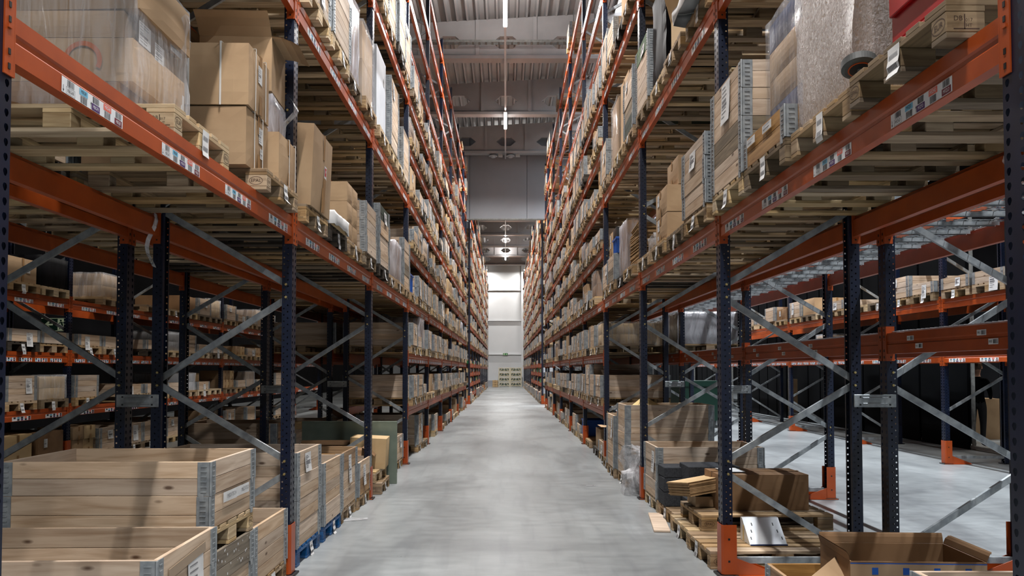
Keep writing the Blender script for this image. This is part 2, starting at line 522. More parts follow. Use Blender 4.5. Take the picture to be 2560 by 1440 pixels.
# corrugated deck, sloping up to one side, with a strip of daylit glazing
SL = 0.055
def zroof(x):
    return 12.62 + SL * x
def deck(x0, x1):
    mb, p, x = MB(), [], x0
    while x < x1 - 0.01:
        for dx, dz in ((0, 0), (0.05, 0), (0.10, 0.15), (0.26, 0.15), (0.31, 0)):
            if not (dx == 0 and p):
                p.append((x + dx, zroof(x + dx) + dz))
        x += 0.31
    k = len(mb.v)
    for (a, b) in p:
        mb.v += [(a, -8.3, b), (a, YFAR, b)]
    for i in range(len(p) - 1):
        mb.f.append((2 * i, 2 * i + 1, 2 * i + 3, 2 * i + 2)); mb.m.append(0)
    return mb.build('deck', 'deck')
SKX0, SKX1 = 3.22, 5.70
ceil = struct('ceiling', deck(-13.0, SKX0))
ob('deck_sheet', deck(SKX1, 17.0), ceil)
for a, b in ((-8.3, 5.0), (65.0, YFAR)):
    ob('deck_sheet', MB().box((SKX0 + SKX1) / 2, (a + b) / 2, 12.95, SKX1 - SKX0 + 0.3, b - a, 0.1).build('deck_sheet', 'deck'), ceil)
ob('roof_cover', MB().box(2, 35, 14.2, 31, 88, 0.2).build('roof_cover', 'darkwall'), ceil)
sky = struct('window_1', MB().box((SKX0 + SKX1) / 2, 35, 13.45, SKX1 - SKX0, 60, 0.05).build('glazing', 'sky'))
ob('upstand', MB().box(SKX0, 35, 13.1, 0.06, 60, 0.75).build('upstand', 'deck'), sky)
ob('upstand', MB().box(SKX1, 35, 13.15, 0.06, 60, 0.75).build('upstand', 'deck'), sky)
for k in range(24):
    y = 6 + 2.5 * k
    mb = MB().bar((SKX0, y, 13.2), (SKX1, y, 13.2), 0.06, 0.06).bar((SKX0, y, 12.95), (SKX1, y, 13.0), 0.05, 0.05)
    n = 5
    for i in range(n):
        a = SKX0 + (SKX1 - SKX0) * i / n; b = SKX0 + (SKX1 - SKX0) * (i + 1) / n
        mb.bar((a, y, 12.96 if i % 2 else 13.2), (b, y, 13.2 if i % 2 else 12.98), 0.03, 0.03)
    ob('glazing_truss', mb.build('glazing_truss', 'lampwhite'), sky)

# precast roof beams with six-sided openings
def roof_beam():
    mb = MB()
    z0, pitch, t = 11.32, 1.8, 0.07
    n = 16
    xa = -13.0 - 0.5
    for i in range(n + 1):
        cx = xa + (i + 0.5) * pitch + 0.02
        a, b = cx - pitch / 2, cx + pitch / 2
        zc = 11.87 + SL * 0.2 * 0
        H = [(-0.44, 0), (-0.2, 0.2), (0.2, 0.2), (0.44, 0), (0.2, -0.2), (-0.2, -0.2)]
        hx = [(cx + u, zc + v) for u, v in H]
        lo, hi = 11.44, None
        TL, TR, BL, BR = (a, zroof(a) + 0.02), (b, zroof(b) + 0.02), (a, lo), (b, lo)
        ML, MR = (a, zc), (b, zc)
        for s in (-1, 1):
            y = s * t
            P = lambda q: (q[0], y, q[1])
            for f in ((ML, TL, hx[1], hx[0]), (TL, TR, hx[2], hx[1]), (TR, MR, hx[3], hx[2]), (MR, BR, hx[4], hx[3]), (BR, BL, hx[5], hx[4]), (BL, ML, hx[0], hx[5])):
                mb.quad([P(q) for q in f])
        for q in range(6):
            u, v = hx[q], hx[(q + 1) % 6]
            mb.quad([(u[0], -t, u[1]), (v[0], -t, v[1]), (v[0], t, v[1]), (u[0], t, u[1])])
        mb.box(a, 0, (lo + zroof(a)) / 2, 0.12, 0.26, zroof(a) - lo)
    mb.prism([(-0.19, 11.32), (0.19, 11.32), (0.19, 11.42), (0.08, 11.5), (-0.08, 11.5), (-0.19, 11.42)], xa, xa + (n + 1) * pitch, 'x')
    # pushed along x with (y,z) points
    return mb.build('roof_beam', 'beamconc')
rb = roof_beam()
BEAM_Y = [24.85 + 5.45 * k for k in range(-5, 10)]
for k, y in enumerate(BEAM_Y):
    struct('ceiling_beam', rb, None, (0, y, 0))

fas = struct('wall_fascia', MB().box(2, 36.25, 10.35, 29, 0.08, 3.8).build('wall', 'fascia'))
for k in range(-5, 7):
    ob('fascia_panel', box_mesh(2.595, 0.05, 3.8, 'fascia', 0.006), fas, (-0.335 + 2.61 * k, 36.18, 10.37))
ob('fascia_edge', MB().box(0, 0, 0, 29, 0.2, 0.05).build('fascia_edge', 'galvdull'), fas, (2, 36.2, 8.45))
for k, x in enumerate((-0.56, 0.22)):
    e = root('emergency_light', (x, 35.75, 11.28), 0, ('round emergency light at the top of the grey fascia, west of the lamp rail', 'round emergency light at the top of the grey fascia, east of the lamp rail')[k], 'light')
    ob('light_base', MB().cyl((0, 0, 0), (0, 0, -0.06), 0.16, 0.2, 14).build('light_base', 'lampwhite'), e)
    ob('light_dome', MB().cyl((0, 0, -0.06), (0, 0, -0.13), 0.15, 0.08, 14).build('light_dome', 'whitecard'), e)
    ob('junction_box', MB().box(0.33, 0, -0.02, 0.2, 0.12, 0.14, 0, 0.01).build('junction_box', 'lampwhite'), e)

# cable tray across the aisle
ct = root('cable_tray', (0, 24.25, 11.66), 0, 'grey perforated cable tray running across under the roof beam', 'cable tray')
mb = MB().box(0, -0.15, 0, 26, 0.01, 0.1).box(0, 0.15, 0, 26, 0.01, 0.1)
ob('side_rail', MB().box(0, -0.1, 0, 26, 0.01, 0.075).build('side_rail', 'galvdull'), ct)
ob('side_rail', MB().box(0, 0.1, 0, 26, 0.01, 0.075).build('side_rail', 'galvdull'), ct)
mb = MB()
for k in range(131):
    mb.box(-13 + 0.2 * k, 0, -0.03, 0.06, 0.2, 0.01)
ob('rungs', mb.build('rungs', 'galvdull'), ct, kind='stuff')
for k in range(6):
    ob('hanger', MB().box(-12 + 4.7 * k, 0.1, 0.5, 0.03, 0.03, 1.1).build('hanger', 'galvdull'), ct)

# strip lamps on their trunk rails
def lamps(x, ys, phrase, glow):
    tr = root('lamp_rail', (x, 0, LAMP_Z), 0, f'white lamp trunk rail hung under the roof along {phrase}', 'rail')
    for a, b in ((-7.0, 36.1), (36.35, 70.0)):
        ob('trunking', MB().box(0, (a + b) / 2, 0.02, 0.06, b - a, 0.06).build('trunking', 'lampwhite'), tr)
    for y in BEAM_Y:
        if -7 < y < 70:
            ob('hanger_wire', MB().box(0, y, 0.09, 0.02, 0.02, 0.12).build('hanger_wire', 'galvdull'), tr)
    hb = cached('lamphousing', lambda: MB().prism([(-0.05, 0.0), (0.05, 0.0), (0.035, 0.05), (-0.035, 0.05)], -0.97, 0.97, 'y').build('lamp_housing', 'lampwhite'))
    tb = cached('lamptube', lambda: MB().prism([(-0.055, 0.0), (-0.05, -0.05), (0.05, -0.05), (0.055, 0.0)], -0.95, 0.95, 'y').build('lamp_tube', 'lampglow'))
    nm = ('first', 'second', 'third', 'fourth', 'fifth', 'sixth', 'seventh', 'eighth', 'ninth', 'tenth')
    vis = [y for y in ys if -6 < y < 70]
    for i, y in enumerate(vis):
        l = root('pendant_strip_lamp', (x, y, LAMP_Z - 0.06), 0, f'lit white strip lamp, {nm[i]} along the rail over {phrase}', 'lamp', 'strip lamps')
        ob('lamp_housing', hb, l)
        ob('lamp_tube', tb, l)
lamps(-0.01, LAMP_Y, 'the central aisle', 1)
lamps(5.77, [y + 1.5 for y in LAMP_Y if y < 50], 'the bright side aisle', 1)
l = root('pendant_strip_lamp', (13.2, 18.0, 6.95), 0, 'lit strip lamp in the hall behind the black partition', 'lamp', 'strip lamps')
ob('lamp_housing', CACHE['lamphousing'], l)
ob('lamp_tube', CACHE['lamptube'], l)
ob('hanger_wire', MB().box(0, 0, 3.25, 0.02, 0.02, 6.5).build('hanger_wire', 'galvdull'), l)
for sx in (-1, 1):  # bodies for the two added lamps that brighten the end wall
    l = root('pendant_strip_lamp', (sx * 2.7, 75.9, LAMP_Z - 0.06), PI / 2, f'unseen strip lamp added to light the pale end wall, behind the far {("left", "right")[sx > 0]} rack', 'lamp', 'strip lamps')
    ob('lamp_housing', CACHE['lamphousing'], l)
    ob('lamp_tube', CACHE['lamptube'], l)
    ob('hanger_wire', MB().box(0, 0, 0.88, 0.02, 0.02, 1.76).build('hanger_wire', 'galvdull'), l)
lamps(-5.77, [y + 2.0 for y in LAMP_Y if 0 < y < 50], 'the dim side aisle', 1)

# ------------------------------------------------------------------ pallet racks
YS = [2.62, 6.31, 10.0, 13.69, 17.38, 21.07, 24.76, 28.45, 32.14, 34.0]
TOPZ = 10.43
class Row:
    def __init__(s, xf, n, phrase):
        s.xf, s.n, s.phrase = xf, n, phrase
        s.rz = 0.0 if n > 0 else PI
    def x(s, d):
        return s.xf - s.n * d
RA = Row(-1.674, 1, 'left rack')
RB = Row(-4.06, -1, 'rack behind the left rack')
RC = Row(-7.46, 1, 'dim rack beyond the left side aisle')
RD = Row(1.684, -1, 'right rack')
RE = Row(4.07, 1, 'mesh-decked rack behind the right rack')
RF = Row(7.47, -1, 'rack beyond the bright side aisle')

def post_mesh(h=TOPZ):
    """cold rolled upright: slotted face, perforated sides, open behind; face at x=0"""
    mb = MB()
    n = int(h / 0.05)
    xs_ = [-0.06, -0.047, -0.025, 0.025, 0.047, 0.06]
    for i in (0, 2, 4):
        mb.quad([(0, xs_[i], 0), (0, xs_[i + 1], 0), (0, xs_[i + 1], h), (0, xs_[i], h)])
    for i in (1, 3):
        a, b = xs_[i], xs_[i + 1]
        for k in range(n):
            z = k * 0.05
            mb.quad([(0, a, z + 0.026), (0, b, z + 0.026), (0, b, z + 0.05), (0, a, z + 0.05)])
            for p, q, r in (((a, z), (a + 0.007, z), (a, z + 0.012)), ((b, z), (b, z + 0.012), (b - 0.007, z)), ((a, z + 0.026), (a, z + 0.019), (a + 0.005, z + 0.026)), ((b, z + 0.026), (b - 0.005, z + 0.026), (b, z + 0.019))):
                mb.quad([(0, *p), (0, *q), (0, *r)])
    for s in (-1, 1):
        y = 0.06 * s
        ds = [0, -0.026, -0.038, -0.056, -0.068, -0.078]
        for i in (0, 2, 4):
            mb.quad([(ds[i], y, 0), (ds[i + 1], y, 0), (ds[i + 1], y, h), (ds[i], y, h)])
        for i, o in ((1, 0.0), (3, 0.025)):
            a, b = ds[i], ds[i + 1]
            for k in range(n):
                z = k * 0.05 + o
                if i == 3 and k == n - 1:
                    continue
                mb.quad([(a, y, z + 0.012), (b, y, z + 0.012), (b, y, z + 0.05), (a, y, z + 0.05)])
                for p, q, r in (((a, z), (a - 0.003, z), (a, z + 0.003)), ((b, z), (b, z + 0.003), (b + 0.003, z)), ((a, z + 0.012), (a, z + 0.009), (a - 0.003, z + 0.012)), ((b, z + 0.012), (b + 0.003, z + 0.012), (b, z + 0.009))):
                    mb.quad([(p[0], y, p[1]), (q[0], y, q[1]), (r[0], y, r[1])])
        mb.quad([(-0.078, y, 0), (-0.082, s * 0.034, 0), (-0.082, s * 0.034, h), (-0.078, y, h)])
    mb.box(-0.04, 0, 0.008, 0.12, 0.15, 0.016)
    return mb.build('upright_post', 'navy')
POST = post_mesh()
BEAMH = 0.16
def beam_mesh(length):
    pr = [(0, 0), (0, 0.07), (-0.007, 0.078), (-0.007, 0.094), (0, 0.102), (0, BEAMH), (-0.024, BEAMH), (-0.024, BEAMH - 0.03), (-0.05, BEAMH - 0.03), (-0.05, 0)]
    return cached(('beam', round(length, 3)), lambda: MB().prism(pr, -length / 2, length / 2, 'y').build('beam', 'orange'))
def connector_mesh():
    mb = MB()
    # plate over half of the post face and a return along its side; local origin: post side line, connector foot
    mb.box(0.004, -0.027, 0.135, 0.006, 0.052, 0.27)
    mb.box(-0.026, 0.003, 0.135, 0.066, 0.006, 0.27)
    mb.box(0.006, -0.03, 0.165, 0.012, 0.02, 0.012)
    for z in (0.03, 0.08, 0.19, 0.24):
        mb.box(0.008, -0.028, z, 0.003, 0.012, 0.02, 1)
    mb.box(-0.03, 0.0065, 0.03, 0.012, 0.002, 0.012, 1)
    return mb.build('beam_connector', ['orange', 'black'])
CONN = connector_mesh()
CONN_M = None
def mirror_mesh(me, name):
    mb = MB().mesh_in(me, Matrix.Scale(-1, 4, (0, 1, 0)))
    mb.m = [p.material_index for p in me.polygons]
    return mb.build(name, [m.name for m in me.materials]) if False else _rebuild(mb, me, name)
def _rebuild(mb, me, name):
    out = bpy.data.meshes.new(name)
    out.from_pydata(mb.v, [], [f[::-1] for f in mb.f])
    for m in me.materials:
        out.materials.append(m)
    out.polygons.foreach_set('material_index', mb.m)
    out.update()
    return out
CONN_M = mirror_mesh(CONN, 'beam_connector')

LABMATS = ['white', 'ink', 'lblue', 'lpurple', 'lred', 'lmaroon']
def shelf_label(text):
    """location strip of five barcode cells, 0.48 x 0.06; u along y, faces +x"""
    def make():
        mb, rr = MB(), random.Random(sum(map(ord, ''.join(text))))
        q = lambda u0, u1, v0, v1, m, e: mb.quad([(e, u0, v0), (e, u1, v0), (e, u1, v1), (e, u0, v1)], m)
        q(-0.24, 0.24, -0.03, 0.03, 0, 0.0)
        cells = [(0, 1), (1, 2), (0, 3), (1, 4), (0, 5)]
        for i, (top, c) in enumerate(cells):
            u = -0.24 + 0.030 + i * 0.0945
            bu = u + 0.008
            v0, v1 = (-0.028, 0.0) if top else (0.002, 0.028)
            x = bu
            while x < bu + 0.048:
                wd = rr.choice((0.0014, 0.0022, 0.0034))
                q(x, x + wd, v0, v1, 1, 0.0006)
                x += wd + rr.choice((0.0012, 0.002, 0.003))
            b0, b1 = (0.003, 0.028) if top else (-0.028, -0.001)
            if c == 1:
                for a in ((u, u + 0.064, b0, b0 + 0.0012), (u, u + 0.064, b1 - 0.0012, b1), (u, u + 0.0012, b0, b1), (u + 0.0628, u + 0.064, b0, b1)):
                    q(*a, 1, 0.0006)
            else:
                q(u, u + 0.064, b0, b1, c, 0.0006)
            t = text_mesh(text[i], 0.02)
            mw = Matrix.Translation((0.0012, u + 0.032, (b0 + b1) / 2)) @ Matrix(((0, 0, 1, 0), (0.72, 0, 0, 0), (0, 1, 0, 0), (0, 0, 0, 1)))
            mb.mesh_in(t, mw, 1 if c in (1, 2) else 0)
        for u, s in ((-0.228, -1), (-0.02 - 0.006, 1)):
            q(u - 0.0012, u + 0.0012, -0.026, 0.0, 1, 0.0006)
            tip = -0.027 if s < 0 else 0.002
            mb.quad([(0.0007, u - 0.005, tip - s * 0.01), (0.0007, u + 0.005, tip - s * 0.01), (0.0007, u, tip)], 1)
        return mb.build('shelf_label', LABMATS)
    return cached(('shelflabel', tuple(text)), make)
LAB_A = shelf_label(['MBGAR', 'MBGIR', 'MBGFR', 'MBGHR', 'MBGJR'])
LAB_B = shelf_label(['MFZAD', 'MFZJD', 'MFZFD', 'MFZHD', 'MFZLD'])
def strip_mesh(length, n):
    """many small location labels in one strip, for beams with close-set labels"""
    def make():
        mb, rr = MB(), random.Random(5)
        for k in range(n):
            a = -length / 2 + k * length / n
            b = a + length / n * 0.8
            mb.quad([(0, a, -0.028), (0, b, -0.028), (0, b, 0.028), (0, a, 0.028)], 0)
            m = (b - a) / 5
            for i in range(5):
                u = a + (i + 0.15) * m
                mb.quad([(0.0006, u, -0.026), (0.0006, u + m * 0.55, -0.026), (0.0006, u + m * 0.55, -0.002), (0.0006, u, -0.002)], (1, 2, 3, 1, 4)[(i + k) % 5])
                mb.quad([(0.0006, u, 0.002), (0.0006, u + m * 0.55, 0.002), (0.0006, u + m * 0.55, 0.026), (0.0006, u, 0.026)], (3, 1, 2, 5, 1)[(i + k) % 5])
        return mb.build('label_strip', LABMATS)
    return cached(('strip', round(length, 2), n), make)
def small_label():
    mb = MB().quad([(0, -0.05, -0.018), (0, 0.05, -0.018), (0, 0.05, 0.018), (0, -0.05, 0.018)], 0)
    rr = random.Random(2)
    u = -0.0
    while u < 0.042:
        mb.quad([(0.0006, u, -0.013), (0.0006, u + 0.003, -0.013), (0.0006, u + 0.003, 0.013), (0.0006, u, 0.013)], 1)
        u += rr.choice((0.0045, 0.006, 0.0075))
    mb.mesh_in(text_mesh('0012', 0.02), Matrix.Translation((0.001, -0.026, 0)) @ Matrix(((0, 0, 1, 0), (0.8, 0, 0, 0), (0, 1, 0, 0), (0, 0, 0, 1))), 1)
    return mb.build('small_label', LABMATS)
SMALL_LAB = small_label()

DEPTH = 1.092
def brace_mesh(length):
    t = 0.003
    pr = [(-0.024, -0.014), (0.024, -0.014), (0.024, 0.014), (0.021, 0.014), (0.021, -0.011), (-0.021, -0.011), (-0.021, 0.014), (-0.024, 0.014)]
    # (z, y) section pushed along x
    return cached(('brace', round(length, 3)), lambda: MB().prism([(b, a) for a, b in pr], -length / 2, length / 2, 'x').build('brace', 'galv'))
def guard_mesh():
    mb = MB()
    h = 0.40
    pr = [(0.012, -0.058), (0.012, 0.058), (-0.004, 0.074), (-0.105, 0.074), (-0.105, 0.069), (-0.006, 0.069), (0.007, 0.055), (0.007, -0.055), (-0.006, -0.069), (-0.105, -0.069), (-0.105, -0.074), (-0.004, -0.074)]
    mb.prism(pr, 0.02, h, 'z')
    for s in (-1, 1):
        mb.prism([(-0.09, 0.012), (-0.42, 0.012), (-0.42, 0.022), (-0.09, 0.15)], s * 0.066 - 0.003, s * 0.066 + 0.003, 'y')
    mb.box(-0.2, 0, 0.008, 0.46, 0.17, 0.008)
    for s in (-1, 1):
        for z in (0.12, 0.29):
            mb.box(-0.045, s * 0.0745, z, 0.016, 0.002, 0.016, 1)
    return mb.build('post_guard', ['orange', 'black'])
GUARD = guard_mesh()
FOOT = MB().box(0, 0, 0.008, 0.16, 0.16, 0.016, 0, 0.003).build('foot_plate', 'black')
SPACER = MB().box(0, 0, 0, 0.33, 0.012, 0.10, 0, 0.004).box(0, -0.009, 0.022, 0.2, 0.008, 0.012, 0, 0.003).box(0, -0.009, -0.022, 0.2, 0.008, 0.012, 0, 0.003)
for sx in (-0.115, 0.115):
    for sz in (-0.03, 0.03):
        SPACER.box(sx, -0.007, sz, 0.012, 0.004, 0.012, 1)
SPACER = SPACER.build('row_spacer', ['galv', 'black'])
BOLT = MB().cyl((0, 0, 0), (0, -0.008, 0), 0.011, 0.009, 8).build('bolt', 'brass')
LADD = math.hypot(DEPTH - 0.1, 0.64)

def wire_deck_mesh(bw):
    mb = MB()
    for k in range(int(bw / 0.06)):
        mb.box(0, -bw / 2 + 0.03 + 0.06 * k, 0.004, 1.08, 0.005, 0.005)
    for k in range(11):
        mb.box(-0.52 + 0.104 * k, 0, -0.002, 0.005, bw, 0.005)
    return mb.build('wire_mesh', 'galv')

def build_rack(row, label, ys, levels_of, label_mode, near, group=None, spacer_x=None, frames=None, decks=(), guard_all=True, wide=()):
    """levels_of(bay) -> list of connector-foot heights; label_mode(bay, level) -> '4', 'strip', 'small' or None"""
    r = root('pallet_rack', (row.x(0), ys[0], 0), 0, label, 'rack', 'pallet racks')
    ox, oy = row.x(0), ys[0]
    lp = lambda d, y, z: (row.x(d) - ox, y - oy, z)
    for i, y in enumerate(ys):
        for rear in (0, 1):
            d = DEPTH if rear else 0.0
            p = ob('upright_post', POST, r, lp(d, y, 0), (0, 0, row.rz + (PI if rear else 0)))
            ob('foot_plate', FOOT, p, (-0.04, 0, 0))
            if near and 0 < i < 5:
                zz = ([0.79, 0.89, 2.17, 2.27, 3.55, 3.65] if not rear else [0.15, 1.48, 1.58, 2.86, 2.96])
                flip = (row.rz + (PI if rear else 0)) > 0.1 and (row.rz + (PI if rear else 0)) < 4
                for z in zz:
                    ob('bolt', BOLT, p, (-0.047, 0.0605 if flip else -0.0605, z), (0, 0, PI if flip else 0))
            if not rear and guard_all:
                ob('post_guard', GUARD, r, lp(0, y, 0), (0, 0, row.rz))
        def brace(d0, z0, d1, z1, name='diagonal_brace'):
            x0, x1 = row.x(d0) - ox, row.x(d1) - ox
            a = -math.atan2(z1 - z0, x1 - x0)
            ob(name, brace_mesh(math.hypot(x1 - x0, z1 - z0)), r, ((x0 + x1) / 2, y - oy, (z0 + z1) / 2), (0, a, 0))
        fb, rb_ = 0.045, DEPTH - 0.045
        brace(fb, 0.115, rb_, 0.115, 'horizontal_brace')
        brace(fb, 10.15, rb_, 10.15, 'horizontal_brace')
        z = 0.15
        while z < 9.6:
            brace(rb_, z, fb, z + 0.64)
            if z + 0.74 + 0.59 < 10.2:
                brace(fb, z + 0.74, rb_, z + 0.74 + 0.59)
            z += 1.38
        if spacer_x is not None:
            for z in (1.36, 3.8, 6.3, 8.8):
                ob('row_spacer', SPACER, r, (spacer_x - ox, y - oy - 0.07, z))
    for b in range(len(ys) - 1):
        y0, y1 = ys[b], ys[b + 1]
        ln = y1 - y0 - 0.122
        ym = (y0 + y1) / 2
        for li, z in enumerate(levels_of(b)):
            for rear in (0, 1):
                d = DEPTH if rear else 0.0
                rz = row.rz + (PI if rear else 0)
                bm = ob('beam', beam_mesh(ln), r, lp(d, ym, z + 0.055), (0, 0, rz))
                for s in (-1, 1):
                    ob('beam_connector', CONN if s > 0 else CONN_M, bm, (0, s * (ln / 2 + 0.0), -0.055)) if False else None
                # end connectors lap the posts beyond the beam ends
                ob('beam_connector', CONN_M, bm, (0, ln / 2, -0.055))
                ob('beam_connector', CONN, bm, (0, -ln / 2, -0.055))
                if not rear:
                    mode = label_mode(b, li)
                    sgn = 1 if row.n > 0 else -1
                    if mode == '4':
                        for k in range(4):
                            o = sgn * (-ln / 2 + 0.54 + 0.88 * k) if sgn > 0 else (ln / 2 - 0.54 - 0.88 * k)
                            ob('shelf_label', LAB_A if row.n > 0 else LAB_B, bm, (0.0008, o, 0.036))
                    elif mode == 'far':
                        k = max(2, round(ln / 0.88))
                        ob('label_strip', cached(('far4', k), lambda: far_strip(ln, k)), bm, (0.0008, 0, 0.036), kind='stuff')
                    elif mode == 'strip':
                        ob('label_strip', strip_mesh(ln - 0.2, max(3, round(ln / 0.46))), bm, (0.0008, 0, 0.036), kind='stuff')
            if (b, li) in decks:
                bw = ln - 0.06
                ob('wire_mesh', cached(('wire', round(bw, 2)), lambda: wire_deck_mesh(bw)), r, lp(DEPTH / 2, ym, z + 0.055 + BEAMH + 0.008), kind='stuff')
                for k in range(9):
                    yy = y0 + 0.2 + (y1 - y0 - 0.4) * k / 8
                    ob('deck_support', cached('decksup', lambda: MB().prism([(-0.03, -0.03), (-0.03, 0.0), (0.03, 0.0), (0.03, -0.03), (0.026, -0.03), (0.026, -0.004), (-0.026, -0.004), (-0.026, -0.03)], -0.5, 0.5, 'x').build('deck_support', 'galv')), r, lp(DEPTH / 2, yy, z + 0.055 + BEAMH + 0.004))
                # small labels on the inner beam
                if li == 0:
                    for k in range(4):
                        for t in (0, 1):
                            o = ob('small_label', SMALL_LAB, r, lp(DEPTH, y0 + 0.5 + 0.88 * k + 0.12 * t, z + 0.055 + 0.05 + 0.06 * t), (0, 0, row.rz + PI))
                            o.location.x += row.n * -0.0012
    return r
def far_strip(ln, k):
    mb = MB()
    for i in range(k):
        c = -ln / 2 + 0.54 + 0.88 * i
        mb.quad([(0, c - 0.24, -0.03), (0, c + 0.24, -0.03), (0, c + 0.24, 0.03), (0, c - 0.24, 0.03)], 0)
        for j in range(5):
            u = c - 0.205 + j * 0.0945
            t = j % 2
            mb.quad([(0.0006, u, -0.028), (0.0006, u + 0.055, -0.028), (0.0006, u + 0.055, -0.001), (0.0006, u, -0.001)], 1 if t else (0, 2, 3, 4, 5)[j])
            mb.quad([(0.0006, u, 0.001), (0.0006, u + 0.055, 0.001), (0.0006, u + 0.055, 0.028), (0.0006, u, 0.028)], (0, 2, 3, 4, 5)[j] if t else 1)
    return mb.build('label_strip', LABMATS)

WIDE = [2.59, 4.38, 6.17, 7.95, 9.75]
FULL = [0.76, 1.67, 2.59, 3.50, 4.38, 5.29, 6.17, 7.07, 7.95, 8.83, 9.75]
def lev_main(b):
    return WIDE if b < 3 else FULL
def lab_main(b, li):
    if b < 3:
        return '4'
    if li == 1:
        return 'strip'
    return '4' if (b < 5 and li in (2, 3, 4)) else ('far' if li != 0 else None)
build_rack(RA, 'orange and navy pallet rack lining the left side of the central aisle', YS, lev_main, lab_main, True)
build_rack(RD, 'orange and navy pallet rack lining the right side of the central aisle', YS, lev_main, lab_main, True)
build_rack(RB, 'shadowed pallet rack bolted back to back behind the left aisle rack', YS[:7], lambda b: WIDE[:3] if b < 3 else [1.67, 2.59, 4.38, 6.17], lambda b, li: None, True, spacer_x=-(1.674 + DEPTH + 0.1))
build_rack(RE, 'pallet rack with bare galvanised wire decks behind the right aisle rack', YS[:8], lambda b: [1.67, 2.59, 4.38, 6.17], lambda b, li: None, True, spacer_x=1.684 + DEPTH + 0.1, decks={(b, l) for b in range(7) for l in (0, 1)})
build_rack(RC, 'dim pallet rack across the left side aisle, full of crates behind the bracing', YS[2:9], lambda b: [0.76, 1.67, 2.59, 4.38], lambda b, li: ('strip' if li == 1 else ('4' if li == 2 and b < 2 else 'far')), False)
build_rack(RF, 'bright orange pallet rack across the right side aisle in front of black panels', YS[2:9], lambda b: [1.67, 2.59, 4.38], lambda b, li: ('4' if b < 2 else 'strip') if li == 0 else None, False, decks={(b, l) for b in range(6) for l in (0,)})
YF = [37.6 + 3.69 * k for k in range(11)]
FARL = [0.25, 0.76, 1.25, 1.67, 2.59, 3.50, 4.38, 5.29, 6.17, 7.07, 7.95, 8.83, 9.75]
RG = Row(-1.674, 1, 'far left rack')
RH = Row(1.684, -1, 'far right rack')
for rw, t in ((RG, 'far rack beyond the grey fascia, left of the pale end wall'), (RH, 'far rack beyond the grey fascia, right of the pale end wall')):
    build_rack(rw, t, YF, lambda b: FARL if b < 4 else FARL[3:], lambda b, li: None, False, guard_all=True)
# ------------------------------------------------------------------ pallets, crates, cartons
PAL = {'pale': 'p_pale', 'tan': 'p_tan', 'grey': 'p_grey', 'dark': 'p_dark', 'blue': 'p_blue'}
BOARD_Y = [(-0.3275, 0.145), (-0.16375, 0.1), (0, 0.145), (0.16375, 0.1), (0.3275, 0.145)]
def epal_mark(kind):
    def make():
        mb = MB()
        n = 20
        if kind in ('EPAL', 'EUR'):
            for i in range(n):
                a, b = 2 * PI * i / n, 2 * PI * (i + 1) / n
                mb.quad([(0, 0.046 * math.cos(a), 0.028 * math.sin(a)), (0, 0.046 * math.cos(b), 0.028 * math.sin(b)), (0, 0.043 * math.cos(b), 0.0255 * math.sin(b)), (0, 0.043 * math.cos(a), 0.0255 * math.sin(a))])
            t = [(kind, 0.032, 0, 0)]
        else:
            t = [('DB', 0.026, -0.028, 0.012), ('017', 0.018, 0.012, 0.006), ('HT', 0.018, 0.012, -0.014)]
            mb.quad([(0, -0.045, -0.028), (0, 0.05, -0.028), (0, 0.05, -0.024), (0, -0.045, -0.024)])
            mb.quad([(0, -0.006, -0.028), (0, -0.002, -0.028), (0, -0.002, 0.028), (0, -0.006, 0.028)])
        for s, z, u, v in t:
            mb.mesh_in(text_mesh(s, z), Matrix.Translation((0, u, v)) @ Matrix(((0, 0, 1, 0), (1, 0, 0, 0), (0, 1, 0, 0), (0, 0, 0, 1))))
        return mb.build('burnt_mark', 'brand')
    return cached(('mark', kind), make)

def tag_mesh(i):
    """paper pallet label stapled to the centre block, lower end curling outwards"""
    def make():
        rr = random.Random(40 + i)
        mb = MB()
        w, h = rr.uniform(0.042, 0.052), rr.uniform(0.13, 0.17)
        lean = rr.uniform(-0.25, 0.25)
        pts = []
        for k in range(6):
            t = k / 5
            pts.append((0.002 + rr.uniform(0.004, 0.016) * t * t * 2.0, -h * t))
        for k in range(5):
            (a, b), (c, d) = pts[k], pts[k + 1]
            s0, s1 = lean * b, lean * d
            mb.quad([(a, -w + s0, b), (a, w + s0, b), (c, w + s1, d), (c, -w + s1, d)], 0)
            if k in (1, 3):
                for j in range(7):
                    u = -w + 0.012 + j * (2 * w - 0.024) / 7
                    mb.quad([(a + 0.0012, u + s0, b - 0.003), (a + 0.0012, u + 0.006 + s0, b - 0.003), (c + 0.0012, u + 0.006 + s1, d + 0.003), (c + 0.0012, u + s1, d + 0.003)], 1)
        return mb.build('pallet_label', ['paper', 'inkgrey'])
    return cached(('tag', i), make)

def deck_profile(mat):
    def make():
        p = []
        for c, wd in BOARD_Y:
            p += [(c - wd / 2, 0.144), (c + wd / 2, 0.144)]
            if c < 0.3:
                p += [(c + wd / 2, 0.124), (c + wd / 2 + 0.0412, 0.124)]
        q = []
        for i, a in enumerate(p):
            q.append(a)
        poly = q + [(0.4, 0.102), (-0.4, 0.102)]
        return MB().prism(poly, -0.6, 0.6, 'x').build('deck', mat)
    return cached(('deckprof', mat), make)
def under_mesh(mat):
    def make():
        mb = MB()
        for y, wy in ((-0.35, 0.1), (0, 0.145), (0.35, 0.1)):
            for x in (-0.5275, 0, 0.5275):
                mb.box(x, y, 0.0615, 0.145, wy, 0.08)
            mb.box(0, y, 0.011, 1.2, wy, 0.022)
        return mb.build('blocks_and_runners', mat)
    return cached(('under', mat), make)

